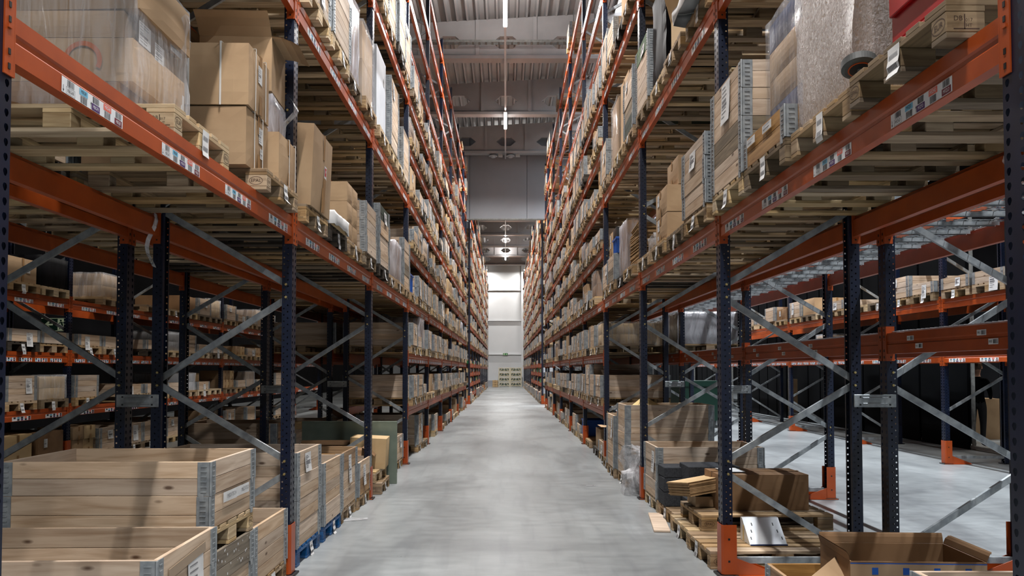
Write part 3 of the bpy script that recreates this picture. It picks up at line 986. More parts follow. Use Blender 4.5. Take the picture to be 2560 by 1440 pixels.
def pallet(x, y, z, rz, style, label, detail=True, tag=None, marks=False, group='wooden pallets'):
    mat = PAL[style]
    if not detail:
        r = ob('euro_pallet', deck_profile(mat), None, (x, y, z), (0, 0, rz), label, 'pallet', group)
        ob('blocks_and_runners', under_mesh(mat), r, kind='stuff')
    else:
        r = root('euro_pallet', (x, y, z), rz, label, 'pallet', group)
        for c, wd in BOARD_Y:
            ob('deck_board', box_mesh(1.2, wd, 0.022, mat, 0.002), r, (0, c, 0.133), (R.uniform(-0.004, 0.004), 0, 0))
        for a in (-0.5275, 0, 0.5275):
            ob('stringer_board', box_mesh(0.8, 0.145, 0.022, mat, 0.002), r, (a, 0, 0.111), (0, 0, PI / 2))
        for c, wd in ((-0.35, 0.1), (0, 0.145), (0.35, 0.1)):
            for a in (-0.5275, 0, 0.5275):
                ob('block', box_mesh(0.145, wd, 0.078, mat, 0.004), r, (a, c, 0.061))
            ob('runner_board', box_mesh(1.2, wd, 0.022, mat, 0.002), r, (0, c, 0.011))
        if marks:
            for s in (-1, 1):
                ob('burnt_mark', epal_mark('EPAL' if s == marks else 'EUR'), r, (0.6006, s * 0.35, 0.061))
                ob('burnt_mark', epal_mark(('EPAL', 'EUR', 'DB')[(s + int(y * 7)) % 3]), r, (0.5275, s * 0.4006, 0.061), (0, 0, s * PI / 2))
    if tag:
        ob('pallet_label', tag_mesh(R.randrange(9)), r, (0.602, R.uniform(-0.06, 0.06), R.uniform(0.105, 0.135)))
    return r

def hinge_mesh():
    mb = MB()
    h, leg = 0.192, 0.072
    mb.box(0.0025, -leg / 2, h / 2, 0.005, leg, h)
    mb.box(-leg / 2, 0.0025, h / 2, leg, 0.005, h)
    mb.cyl((0.004, 0.004, 0.0), (0.004, 0.004, h), 0.008, n=6)
    for k in range(6):
        z = 0.022 + k * 0.029
        mb.box(0.0065, -0.036, z, 0.006, 0.034, 0.006)
        mb.box(-0.036, 0.0065, z, 0.034, 0.006, 0.006)
    mb.box(0.006, -0.05, -0.008, 0.006, 0.03, 0.04)
    return mb.build('corner_hinge', 'galv')
HINGE = hinge_mesh()
HC = 0.195
def doc_mesh(i):
    def make():
        rr = random.Random(70 + i)
        mb = MB()
        w, h = ((0.075, 0.30), (0.10, 0.16), (0.08, 0.24), (0.11, 0.30), (0.07, 0.14))[i % 5]
        z0 = 0
        seg = 5
        for k in range(seg):
            a, b = -h * k / seg, -h * (k + 1) / seg
            xa, xb = 0.001 + 0.012 * (k / seg) ** 2, 0.001 + 0.012 * ((k + 1) / seg) ** 2
            mb.quad([(xa, -w, a), (xa, w, a), (xb, w * 0.98, b), (xb, -w, b)], 0)
        for k in range(8):
            zz = -0.025 - k * (h - 0.05) / 8
            t = 0.001 + 0.012 * (zz / h) ** 2 + 0.0015
            L1 = rr.uniform(0.3, 0.95)
            hh = 0.006 if k not in (3, 4) else (h / 14)
            mb.quad([(t, -w * 0.8, zz), (t, -w * 0.8 + 1.6 * w * L1, zz), (t, -w * 0.8 + 1.6 * w * L1, zz - hh), (t, -w * 0.8, zz - hh)], 1)
        return mb.build('document_sheet', ['paper', 'inkgrey'])
    return cached(('doc', i % 5), make)

def ring_mesh(mat):
    """a far crate collar: four walls in one, groove between the two boards"""
    def make():
        mb = MB()
        lx, ly, t = 0.6, 0.4, 0.022
        zz = [(0, 0), (0.094, 0), (0.0955, 0.004), (0.0995, 0.004), (0.101, 0), (HC - 0.003, 0)]
        for i in range(len(zz) - 1):
            (a, e), (b, f) = zz[i], zz[i + 1]
            o = [(lx, ly), (-lx, ly), (-lx, -ly), (lx, -ly)]
            for k in range(4):
                p, q = o[k], o[(k + 1) % 4]
                s = lambda c, e_: (c[0] - math.copysign(e_, c[0]), c[1] - math.copysign(e_, c[1]))
                p0, q0, p1, q1 = s(p, e), s(q, e), s(p, f), s(q, f)
                mb.quad([(*p0, a), (*q0, a), (*q1, b), (*p1, b)])
        top = HC - 0.003
        o, n_ = [(lx, ly), (-lx, ly), (-lx, -ly), (lx, -ly)], [(lx - t, ly - t), (-lx + t, ly - t), (-lx + t, -ly + t), (lx - t, -ly + t)]
        for k in range(4):
            j = (k + 1) % 4
            mb.quad([(*o[k], top), (*o[j], top), (*n_[j], top), (*n_[k], top)])
            mb.quad([(*n_[k], top), (*n_[j], top), (*n_[j], 0), (*n_[k], 0)])
        return mb.build('crate_collar', mat)
    return cached(('ring', mat), make)
def hinges4():
    def make():
        mb = MB()
        for k, (sx, sy) in enumerate(((1, 1), (-1, 1), (-1, -1), (1, -1))):
            mb.mesh_in(cached('hinge_lo', lambda: MB().box(0.0025, -0.042, 0.096, 0.005, 0.07, 0.19).box(-0.042, 0.0025, 0.096, 0.07, 0.005, 0.19).box(0.006, -0.036, 0.05, 0.004, 0.03, 0.02).box(0.006, -0.036, 0.14, 0.004, 0.03, 0.02).build('h', 'galv')), Matrix.Translation((sx * 0.6, sy * 0.4, 0)) @ Matrix.Rotation(k * PI / 2, 4, 'Z'))
        return mb.build('corner_hinges', 'galv')
    return cached('hinges4', make)

COLN = {'p': 'pine', 'g': 'pinegrey', 'n': 'pinegreen', 'd': 'pinedark', 'b': 'pinebrown'}
def crate(x, y, z, rz, cols, label, detail=True, doc=None, group='pallet collar crates', side_doc=None, scale_y=1.0):
    r = root('pallet_crate', (x, y, z), rz, label, 'crate', group)
    for i, c in enumerate(cols):
        mat = COLN[c]
        jx, jy = R.uniform(-0.004, 0.004), R.uniform(-0.004, 0.004)
        if detail:
            cl = ob('collar', None, r, (jx, jy, i * HC))
            cl.empty_display_size = 0.05
            split = R.choice(((0.0975, 0.0975), (0.115, 0.08), (0.085, 0.11)))
            zz = 0.0
            for hgt in split:
                for s in (-1, 1):
                    ob('plank', box_mesh(1.2, 0.022, hgt - 0.0025, mat, 0.0015), cl, (0, s * 0.389, zz + hgt / 2))
                    ob('plank', box_mesh(0.756, 0.022, hgt - 0.0025, mat, 0.0015), cl, (s * 0.589, 0, zz + hgt / 2), (0, 0, PI / 2))
                zz += hgt
            for k, (sx, sy) in enumerate(((1, 1), (-1, 1), (-1, -1), (1, -1))):
                ob('corner_hinge', HINGE, cl, (sx * 0.6, sy * 0.4, 0), (0, 0, k * PI / 2))
        else:
            cl = ob('collar', ring_mesh(mat), r, (jx, jy, i * HC))
            ob('corner_hinges', hinges4(), cl, kind='stuff')
    top = len(cols) * HC
    if doc is not None:
        ob('document_sheet', doc_mesh(doc), r, (0.602, R.uniform(-0.15, 0.2), top - R.uniform(0.02, 0.07)))
    # something inside so that the crate is not hollow
    return r

def flat_label(w, h, seed=0, mats=('paper', 'inkgrey')):
    def make():
        rr = random.Random(seed)
        mb = MB().quad([(0, -w / 2, -h / 2), (0, w / 2, -h / 2), (0, w / 2, h / 2), (0, -w / 2, h / 2)], 0)
        n = 7
        for k in range(n):
            z = h / 2 - (k + 0.8) * h / (n + 0.8)
            e = rr.uniform(0.3, 0.9)
            mb.quad([(0.0006, -w * 0.42, z), (0.0006, -w * 0.42 + w * 0.84 * e, z), (0.0006, -w * 0.42 + w * 0.84 * e, z + h * (0.03 if k != 4 else 0.09)), (0.0006, -w * 0.42, z + h * (0.03 if k != 4 else 0.09))], 1)
        return mb.build('paper_label', list(mats))
    return cached(('flab', w, h, seed, mats), make)

def carton_mesh(lx, ly, lz, mat, seed=0):
    """closed carton with softened edges, slightly bulged sides; base at z=0"""
    def make():
        rr = random.Random(seed)
        n = 5
        mb = MB()
        ch = 0.006
        def pt(i, j, k):
            f = [i / n * 2 - 1, j / n * 2 - 1, k / n * 2 - 1]
            bul = 0.006 * (1 - f[0] ** 2) * (1 - f[1] ** 2) + 0.006 * (1 - f[1] ** 2) * (1 - f[2] ** 2) + 0.006 * (1 - f[0] ** 2) * (1 - f[2] ** 2)
            q = []
            for a, l in zip(f, (lx, ly, lz)):
                q.append(a * l / 2)
            for a in range(3):
                if abs(f[a]) == 1:
                    others = [1 - f[o] ** 2 for o in range(3) if o != a]
                    q[a] += math.copysign(0.012 * others[0] * others[1] * (1 if a != 2 else 0.4), f[a])
            q[2] += lz / 2
            return (q[0], q[1], max(0.0, q[2]))
        ix = {}
        def vi(i, j, k):
            if (i, j, k) not in ix:
                ix[i, j, k] = len(mb.v); mb.v.append(pt(i, j, k))
            return ix[i, j, k]
        for a in range(n):
            for b in range(n):
                for s in (0, n):
                    for f in (((s, a, b), (s, a + 1, b), (s, a + 1, b + 1), (s, a, b + 1)), ((a, s, b), (a + 1, s, b), (a + 1, s, b + 1), (a, s, b + 1)), ((a, b, s), (a + 1, b, s), (a + 1, b + 1, s), (a, b + 1, s))):
                        mb.f.append(tuple(vi(*p) for p in f)); mb.m.append(0)
        return mb.build('carton_body', mat)
    return cached(('carton', round(lx, 3), round(ly, 3), round(lz, 3), mat), make)

def carton(x, y, z, rz, dims, label, mat='card', tape='x', lab=None, straps=None, group='cardboard cartons', rot=None, detail=True, strapmat='strap', name='cardboard_box'):
    lx, ly, lz = dims
    r = root(name, (x, y, z), rz, label, 'box', group, rot)
    ob('carton_body', carton_mesh(lx, ly, lz, mat), r)
    if tape:
        if tape == 'x':     # along x over the top and down the front
            ob('packing_tape', cached(('tapex', round(lx, 3), round(lz, 3)), lambda: MB().box(0, 0, lz + 0.006, lx, 0.05, 0.002).box(lx / 2 + 0.0125, 0, lz * 0.84, 0.002, 0.05, lz * 0.32).box(lx / 2 + 0.0125, 0, lz * 0.16, 0.002, 0.05, lz * 0.32).build('packing_tape', 'tape')), r, kind='stuff')
        else:
            ob('packing_tape', cached(('tapey', round(ly, 3), round(lz, 3)), lambda: MB().box(0, 0, lz + 0.006, 0.05, ly, 0.002).box(0, -ly / 2 - 0.0125, lz * 0.85, 0.05, 0.002, lz * 0.3).box(0, ly / 2 + 0.0125, lz * 0.85, 0.05, 0.002, lz * 0.3).build('packing_tape', 'tape')), r, kind='stuff')
    if straps:
        for s in straps:
            d, o = s[0], s[1]
            if d == 'x':    # loop in the x-z plane at y=o
                me = cached(('strapx', round(lx, 3), round(lz, 3)), lambda: MB().box(0, 0, lz + 0.007, lx + 0.028, 0.012, 0.002).box(lx / 2 + 0.014, 0, lz / 2, 0.002, 0.012, lz + 0.012).box(-lx / 2 - 0.014, 0, lz / 2, 0.002, 0.012, lz + 0.012).build('strap', strapmat))
                ob('strap', me, r, (0, o, 0))
            else:
                me = cached(('strapy', round(ly, 3), round(lz, 3)), lambda: MB().box(0, 0, lz + 0.007, 0.012, ly + 0.028, 0.002).box(0, ly / 2 + 0.014, lz / 2, 0.012, 0.002, lz + 0.012).box(0, -ly / 2 - 0.014, lz / 2, 0.012, 0.002, lz + 0.012).build('strap', strapmat))
                ob('strap', me, r, (o, 0, 0))
    if lab:
        for (u, v, w_, h_, sd) in lab:
            ob('paper_label', flat_label(w_, h_, sd), r, (lx / 2 + 0.0145, u, v))
    return r

def shell_mesh(lx, ly, lz, amp=0.012, seed=0, mat='film', open_bottom=True, rough=10, droop=0.0):
    """a thin crumpled skin around a load, base at z=0"""
    def make():
        rr = random.Random(seed)
        from mathutils import noise
        mb = MB()
        nx, ny, nz = max(4, int(lx * rough)), max(4, int(ly * rough)), max(4, int(lz * rough))
        ix = {}
        def vi(i, j, k):
            if (i, j, k) in ix:
                return ix[i, j, k]
            p = Vector((i / nx * lx - lx / 2, j / ny * ly - ly / 2, k / nz * lz))
            # soften corners
            ex, ey, ez = i in (0, nx), j in (0, ny), k in (0, nz)
            c = 0.02 if (ex + ey + ez) >= 2 else 0
            v = noise.noise_vector(p * 5 + Vector((seed * 3.1, seed, 0))) * amp + noise.noise_vector(p * 13 + Vector((0, seed, 0))) * amp * 0.5
            d = Vector((math.copysign(1, p.x) if ex else 0, math.copysign(1, p.y) if ey else 0, 1 if k == nz else 0))
            p = p + v - d * c * 0.6 + d * amp * 0.8
            if droop and k == nz:
                p.z -= droop * abs(noise.noise(Vector((p.x * 3, p.y * 3, seed))))
            if k == 0 and open_bottom:
                p.z = 0.0 + noise.noise(p * 6) * 0.03
            ix[i, j, k] = len(mb.v); mb.v.append(tuple(p))
            return ix[i, j, k]
        def face(*q):
            mb.f.append(tuple(vi(*p) for p in q)); mb.m.append(0)
        for i in range(nx):
            for k in range(nz):
                for j in (0, ny):
                    face((i, j, k), (i + 1, j, k), (i + 1, j, k + 1), (i, j, k + 1))
        for j in range(ny):
            for k in range(nz):
                for i in (0, nx):
                    face((i, j, k), (i, j + 1, k), (i, j + 1, k + 1), (i, j, k + 1))
        for i in range(nx):
            for j in range(ny):
                face((i, j, nz), (i + 1, j, nz), (i + 1, j + 1, nz), (i, j + 1, nz))
        return mb.build('stretch_film', mat, True)
    return cached(('shell', round(lx, 3), round(ly, 3), round(lz, 3), amp, seed, mat), make)

def wrapped(x, y, z, rz, dims, label, inner='card', filmmat='film', seed=0, tiers=2, amp=0.012, group='film wrapped loads', droop=0.0, split_y=1, name='wrapped_load'):
    lx, ly, lz = dims
    r = root(name, (x, y, z), rz, label, 'wrapped load', group)
    h = (lz - 0.02) / tiers
    for t in range(tiers):
        for q in range(split_y):
            wy = (ly - 0.04) / split_y
            ob('carton', carton_mesh(lx - 0.05, wy - 0.004, h - 0.004, inner if isinstance(inner, str) else inner[t % len(inner)]), r, (0, -(ly - 0.04) / 2 + wy * (q + 0.5), t * h))
    ob('stretch_film', shell_mesh(lx, ly, lz, amp, seed % 5, filmmat, droop=droop), r)
    return r

# ------------------------------------------------------------------ what stands where
ORD = ['first', 'second', 'third', 'fourth', 'fifth', 'sixth', 'seventh', 'eighth', 'ninth', 'tenth', 'eleventh', 'twelfth']
PENDING = []     # (kind, priority, builder or None, far-merge record)
BEAMTOP = 0.055 + BEAMH
def slot_y(b, k, ys=YS):
    y0, y1 = ys[b], ys[b + 1]
    clear = y1 - y0 - 0.12
    n = 4 if clear > 3 else 2
    g = (clear - n * 0.8) / (n + 1)
    return y0 + 0.06 + g + 0.4 + k * (0.8 + g)

def where(row, b, li, k):
    lv = 'floor' if li < 0 else f'{ORD[li]} level'
    return f'{row.phrase}, {ORD[b]} bay, {lv}, {ORD[k]} place'
SHORT = {id(RA): 'left rack', id(RD): 'right rack', id(RB): 'rear left rack', id(RC): 'dim left rack', id(RE): 'mesh-decked rack', id(RF): 'bright right rack'}
def loc(row, b, li, k):
    lv = 'floor' if li < 0 else f'{ORD[li]} level'
    return f'{SHORT[id(row)]}, {ORD[b]} bay, {lv}, {ORD[k]} place'
STY = ['pale', 'tan', 'tan', 'pale', 'grey', 'tan', 'pale', 'dark', 'tan', 'grey']
COLW = ['', 'single-collar', 'two-collar', 'three-collar', 'four-collar', 'five-collar']
DETAIL_Y = 18.3

def add_pallet(row, b, li, k, y, z, d=0.55, style=None, under='crate', tag=None, marks=None, yaw=0.0):
    style = style or R.choice(STY)
    tag = (R.random() < 0.75) if tag is None else tag
    marks = marks if marks is not None else (R.choice((0, 1, -1, 1)) if y < 14 else 0)
    x = row.x(d + R.uniform(-0.025, 0.02))
    lab = f'{style} wooden pallet under {under}, {loc(row, b, li, k)}'
    rz = row.rz + yaw + R.uniform(-0.012, 0.012)
    y += R.uniform(-0.02, 0.02)
    pr = prio(row, y, z)
    PENDING.append(('pallet', pr, lambda: pallet(x, y, z, rz, style, lab, y < DETAIL_Y and row in (RA, RD, RB, RE), tag, marks), (row, 'pallet', x, y, z, rz, PAL[style], None)))
    return x, y, rz
def prio(row, y, z):
    p = y + 0.35 * abs(z - 3)
    if row is RB or row is RE: p += 7
    if row is RC or row is RF: p += 4
    return p
def add_crate(row, b, li, k, x, y, z, rz, cols, doc=None, look=None, lab=None):
    n = len(cols)
    look = look or {'p': 'pine', 'g': 'grey', 'b': 'brown', 'n': 'green', 'd': 'dark'}[cols[-1]]
    lab = lab or f'{COLW[n]} {look} crate{" with document sheet" if doc is not None else ""}, {loc(row, b, li, k)}'
    x += R.uniform(-0.012, 0.012)
    pr = prio(row, y, z)
    PENDING.append(('crate', pr, lambda: crate(x, y, z, rz, cols, lab, y < DETAIL_Y and row in (RA, RD, RB, RE), doc), (row, 'crate', x, y, z, rz, COLN[cols[0]], n)))
def add_other(row, y, z, fn):
    PENDING.append(('other', prio(row, y, z), fn, None))

def fill(row, b, li, k, spec, z, y=None, hmax=0.6, d=0.55):
    """put a pallet and its load into one place of the rack"""
    y = slot_y(b, k) if y is None else y
    if spec == 'E':
        return
    c = spec[0]
    nm = {'C': 'crate', 'B': 'cartons', 'S': 'small cartons', 'W': 'wrapped load', 'K': 'black wrapped load', 'T': 'tall carton', 'F': 'flat cartons', 'P': 'nothing', 'U': 'plastic tub', 'G': 'grey wrapped load', 'H': 'white box'}[c]
    x, y, rz = add_pallet(row, b, li, k, y, z, d, under=nm)
    z += 0.146
    sx = row.n
    L0 = loc(row, b, li, k)
    if c == 'C':
        cols = spec[1:]
        add_crate(row, b, li, k, x, y, z, rz, cols, R.randrange(5) if R.random() < 0.72 else None)
        if R.random() < 0.12 and len(cols) * HC + 0.25 < hmax:
            zz = z + len(cols) * HC
            add_other(row, y, zz, lambda: carton(x + sx * 0.1, y, zz + 0.004, rz + R.uniform(-0.2, 0.2), (0.5, 0.62, 0.2), f'low carton lying on top of crate, {L0}', R.choice(('card', 'cardpale')), 'x'))
    elif c == 'B':
        h = min(hmax, R.uniform(0.28, 0.5)); m = R.choice(('card', 'card', 'cardpale', 'carddark'))
        add_other(row, y, z, lambda: carton(x, y, z, rz, (1.1, 0.74, h), f'{ {"card": "brown", "cardpale": "pale", "carddark": "dark"}[m]} carton filling its pallet, {L0}', m, R.choice('xy'), [(R.uniform(-0.2, 0.2), h * 0.6, 0.1, 0.14, R.randrange(4))] if R.random() < 0.6 else None))
    elif c == 'S':
        ny, nz = R.choice(((2, 1), (2, 2), (3, 2))), 0
        ny, nz = ny
        h = min(hmax, 0.46) / nz
        for a in range(ny):
            for q in range(nz):
                if q == nz - 1 and nz > 1 and R.random() < 0.3:
                    continue
                wy = 0.76 / ny
                yy, zz = y - 0.38 + wy * (a + 0.5), z + q * (h + 0.003)
                side = 'near' if a == 0 else ('far' if a == ny - 1 else 'middle')
                tier = ('lower', 'upper')[q]
                m = R.choice(('card', 'cardpale', 'card'))
                add_other(row, yy, zz, lambda yy=yy, zz=zz, side=side, tier=tier, m=m, wy=wy, h=h: carton(x + sx * R.uniform(0.2, 0.24), yy, zz, rz, (0.62, wy - 0.012, h - 0.004), f'{tier} {side} small carton, {L0}', m, 'x'))
    elif c in 'WGK':
        h = min(hmax, R.uniform(0.34, 0.54)) if len(spec) == 1 else float(spec[1:])
        fm = {'W': 'film', 'G': 'filmgrey', 'K': 'blackfilm'}[c]
        inn = {'W': R.choice(('card', 'cardpale', 'card', 'carddark', 'whitecard')), 'G': 'carddark', 'K': 'black'}[c]
        if row is RE and c == 'W': inn, fm = 'whitecard', 'filmgrey'
        w_ = {'W': 'clear film wrapped cartons', 'G': 'cloudy film wrapped load', 'K': 'black film wrapped load'}[c]
        sd = R.randrange(5)
        add_other(row, y, z, lambda: wrapped(x, y, z, rz, (1.14, 0.78, h), f'{w_}, {L0}', inn, fm, sd, 2, 0.012))
    elif c == 'T':
        h = float(spec[1:])
        add_other(row, y, z, lambda: carton(x, y, z, rz, (1.0, 0.72, h), f'tall brown carton, {L0}', 'card', 'x', [(0.1, h * 0.7, 0.1, 0.14, 1)]))
    elif c == 'H':
        h = float(spec[1:])
        add_other(row, y, z, lambda: carton(x, y, z, rz, (1.1, 0.78, h), f'tall white box with black print, {L0}', 'whitecard', None, [(0.15, h * 0.7, 0.08, 0.1, 1)]))
    elif c == 'F':
        def flats():
            for q in range(5):
                flat_bundle(x + sx * 0.05, y + R.uniform(-0.03, 0.03), z + 0.11 * q, rz + R.uniform(-0.05, 0.05), (0.9, 0.66, 0.105), f'{ORD[q]} bundle up of flattened cartons, {L0}')
        add_other(row, y, z, flats)
    elif c == 'U':
        add_other(row, y, z, lambda: tub(x + sx * 0.25, y, z, rz, (0.6, 0.7, 0.36), f'blue plastic tub, {L0}', 'bluebin'))

def flat_bundle(x, y, z, rz, dims, label, n=9, rot=None):
    lx, ly, lz = dims
    r = root('flat_carton_bundle', (x, y, z), rz, label, 'cardboard', 'bundles of flattened cartons', rot)
    t = lz / n
    for i in range(n):
        ob('cardboard_sheet', box_mesh(lx, ly, t * 0.86, 'cardedge'), r, (R.uniform(-0.012, 0.012), R.uniform(-0.012, 0.012), t * (i + 0.5)), (0, 0, R.uniform(-0.012, 0.012)))
    ob('cardboard_sheet', box_mesh(lx, ly, 0.004, 'cardpale'), r, (0, 0, lz + 0.001))
    return r

def tub(x, y, z, rz, dims, label, mat, group='plastic tubs'):
    lx, ly, lz = dims
    r = root('plastic_tub', (x, y, z), rz, label, 'tub', group)
    def make():
        mb = MB()
        t = 0.93
        o = [(lx / 2, ly / 2), (-lx / 2, ly / 2), (-lx / 2, -ly / 2), (lx / 2, -ly / 2)]
        for k in range(4):
            j = (k + 1) % 4
            for s in (1.0, 0.96):
                mb.quad([(o[k][0] * t * s, o[k][1] * t * s, 0.0), (o[j][0] * t * s, o[j][1] * t * s, 0.0), (o[j][0] * s, o[j][1] * s, lz), (o[k][0] * s, o[k][1] * s, lz)])
            mb.quad([(o[k][0], o[k][1], lz), (o[j][0], o[j][1], lz), (o[j][0] * 0.96, o[j][1] * 0.96, lz), (o[k][0] * 0.96, o[k][1] * 0.96, lz)])
        mb.quad([(a * t, b * t, 0.0) for a, b in o])
        return mb.build('tub_body', mat)
    ob('tub_body', cached(('tub', dims, mat), make), r)
    for s in (-1, 1):
        ob('rim', box_mesh(lx + 0.03, 0.02, 0.035, mat, 0.004), r, (0, s * ly / 2, lz - 0.02))
        ob('rim', box_mesh(ly + 0.03, 0.02, 0.035, mat, 0.004), r, (s * lx / 2, 0, lz - 0.02), (0, 0, PI / 2))
    for a in range(3):
        ob('rib', box_mesh(0.02, 0.02, lz * 0.8, mat, 0.003), r, (lx / 2 * 0.985, -ly / 3 + a * ly / 3, lz * 0.42))
    return r
# ------------------------------------------------------------------ stock in the two main racks
HERO = {}
def hero(row, b, li, *specs):
    for k, s in enumerate(specs):
        HERO[id(row), b, li, k] = s
hero(RA, 0, 0, '-', '-', '-', '-')
hero(RA, 1, 0, '-', '-', '-', 'Cppp')
hero(RA, 2, 0, 'Cpppd', 'T0.72', 'G0.6', 'Cpgpp')
hero(RA, 0, 1, 'Cpp', 'Cppp', 'B', 'Cppp')  # unseen stock, added to cast shade on the shelf below
hero(RA, 1, 1, 'Cpp', 'Cppp', 'G0.95', 'W0.9')
hero(RA, 2, 1, 'H1.05', 'Cppppp', 'T0.9', 'Cpppp')
hero(RA, 0, 2, 'Cpp', 'B', 'Cpp', 'Cppp')  # likewise unseen, added for its shade
hero(RA, 1, 2, 'Cppp', 'Cpp', 'B', 'Cpp')
hero(RA, 2, 2, 'Cpppp', 'Cppp', 'Cppppp', 'Cpppp')
hero(RA, 3, 1, 'Cpp', 'Cp', 'G0.6', 'Cpp')
hero(RA, 3, 0, 'Cpp', 'Cpp', 'Cp', 'P')
hero(RA, 4, 1, 'U', 'Cpp', 'Cpp', 'Cpg')
hero(RD, 3, -1, 'Cp', 'B', 'E', 'P')
hero(RD, 4, -1, 'U', 'Cp', 'Cpp', 'P')
hero(RA, 3, 2, 'U', 'Cpp', 'Cpp', 'Cpp')
hero(RD, 0, 0, '-', '-', '-', '-')
hero(RD, 1, 0, 'Cppp', 'P', '-', 'P')
hero(RD, 2, 0, 'F', 'G0.75', '-', 'Cpp')
hero(RD, 0, 1, 'Cpp', 'Cppp', 'B', 'Cppp')  # unseen loads above the view, added to shade the lower shelf
hero(RD, 1, 1, 'P', '-', 'K1.0', 'Cpppn')
hero(RD, 2, 1, 'Cdgpp', 'T1.05', 'W1.0', 'Cppp')
hero(RD, 0, 2, 'Cpp', 'B', 'Cpp', 'Cppp')  # unseen too, added for the shade it throws
hero(RD, 1, 2, 'Cppp', 'Cpp', 'B', 'Cpp')
hero(RD, 2, 2, 'B', 'T0.9', 'Cpp', 'Cppp')
hero(RD, 3, 1, 'W0.4', 'Cpp', 'B', 'Cpp')
hero(RD, 3, 0, 'Cpp', 'Cpp', 'Cppp', 'Cpp')
hero(RD, 3, 6, 'Cpp', 'Cpp', 'Cppp', 'Cpp')
hero(RD, 4, 10, 'E', 'E', 'E', 'Cpp')
def rnd_spec():
    t = R.random()
    for p, s in ((0.30, 'Cp'), (0.58, 'Cpp'), (0.63, 'Cpg'), (0.73, 'B'), (0.83, 'S'), (0.90, 'W'), (0.93, 'G'), (0.965, 'P'), (2, 'E')):
        if t < p:
            return s
for row in (RA, RD):
    for b in range(9):
        lv = lev_main(b)
        ns = 4 if b < 8 else 2
        for li, L_ in enumerate(lv):
            z = L_ + BEAMTOP + 0.003
            if b < 3 and li > 2:
                continue
            for k in range(ns):
                s = HERO.get((id(row), b, li, k))
                if s == '-':
                    continue
                if s is None:
                    if b >= 3 and li >= 7 and R.random() > (0.0, 0.0, 0.0, 0.15, 0.3, 0.5)[min(5, b - 3)]:
                        continue
                    s = rnd_spec()
                fill(row, b, li, k, s, z, hmax=0.5 if b >= 3 else 1.0)
        if b >= 3:
            for k in range(ns):
                s = HERO.get((id(row), b, -1, k)) or R.choice(('Cpp', 'Cp', 'B', 'S', 'P', 'E', 'Cppp', 'E'))
                fill(row, b, -1, k, s, 0.001, hmax=0.5, d=0.62)

# ---- floor and shelf of the first bays, left rack
def px(row, d, yy):
    return row.x(d)
def put_pallet(row, b, li, k, X, y, z, style, under, yaw=0.0, tag=True, marks=1):
    x = X
    rz = row.rz + yaw
    lab = f'{style} wooden pallet {under}'
    PENDING.append(('pallet', 0, lambda: pallet(x, y, z, rz, style, lab, True, tag, marks), None))
def put_crate(X, y, z, rz, cols, lab, doc=None):
    PENDING.append(('crate', 0, lambda: crate(X, y, z, rz, cols, lab, True, doc), None))
LZ = 0.001
# nearest crates on the floor, left
put_pallet(RA, 0, -1, 1, -2.20, 4.06, LZ, 'tan', 'under the open crate lowest in the left corner', 0.03)
put_crate(-2.20, 4.06, LZ + 0.146, 0.03, 'ppp', 'wide open three-collar pine crate in the lower left corner, taped label on its end', 3)
put_pallet(RA, 0, -1, 2, -2.29, 4.99, LZ, 'tan', 'at the foot of the two stacked crates')
put_crate(-2.29, 4.99, LZ + 0.146, 0.0, 'pg', 'paint-spotted grey crate carrying a pallet and another crate, by the first post guard')
put_pallet(RA, 0, -1, 2, -2.29, 4.99, LZ + 0.146 + 0.392, 'pale', 'between the two stacked crates', 0.0, False)
put_crate(-2.29, 4.99, LZ + 2 * 0.146 + 0.393, 0.004, 'pp', 'open two-collar pine crate stacked on a pallet and crate, printed tape on its end')
put_pallet(RA, 0, -1, 3, -2.29, 5.82, LZ, 'tan', 'under the low open crate next to the first orange post guard')
put_crate(-2.29, 5.82, LZ + 0.146, 0.0, 'pp', 'low open two-collar pine crate right next to the first orange post guard')
put_pallet(RA, 1, -1, 0, -2.29, 6.93, LZ, 'blue', 'under the tall four-collar crate just past the first post')
put_crate(-2.29, 6.93, LZ + 0.146, 0.0, 'pppp', 'tall open four-collar pine crate on blue pallet, white sheet on its end', 1)
put_pallet(RA, 1, -1, 1, -2.29, 7.87, LZ, 'blue', 'under the three-collar crate beside the tall four-collar crate')
put_crate(-2.29, 7.87, LZ + 0.146, 0.0, 'ppp', 'open three-collar pine crate on the second blue pallet, oval knot on its end')
put_pallet(RA, 1, -1, 2, -2.30, 8.75, LZ, 'tan', 'under the crate half hidden behind the blue pallet crates')
put_crate(-2.30, 8.75, LZ + 0.146, 0.0, 'ppb', 'open three-collar crate with a white sheet, half hidden behind the blue pallet crates', 0)
put_pallet(RA, 1, -1, 3, -2.28, 9.58, LZ, 'tan', 'under the low crate at the second left post')
put_crate(-2.28, 9.58, LZ + 0.146, 0.0, 'bp', 'low open two-collar crate with hanging sheet at the second left post', 2)

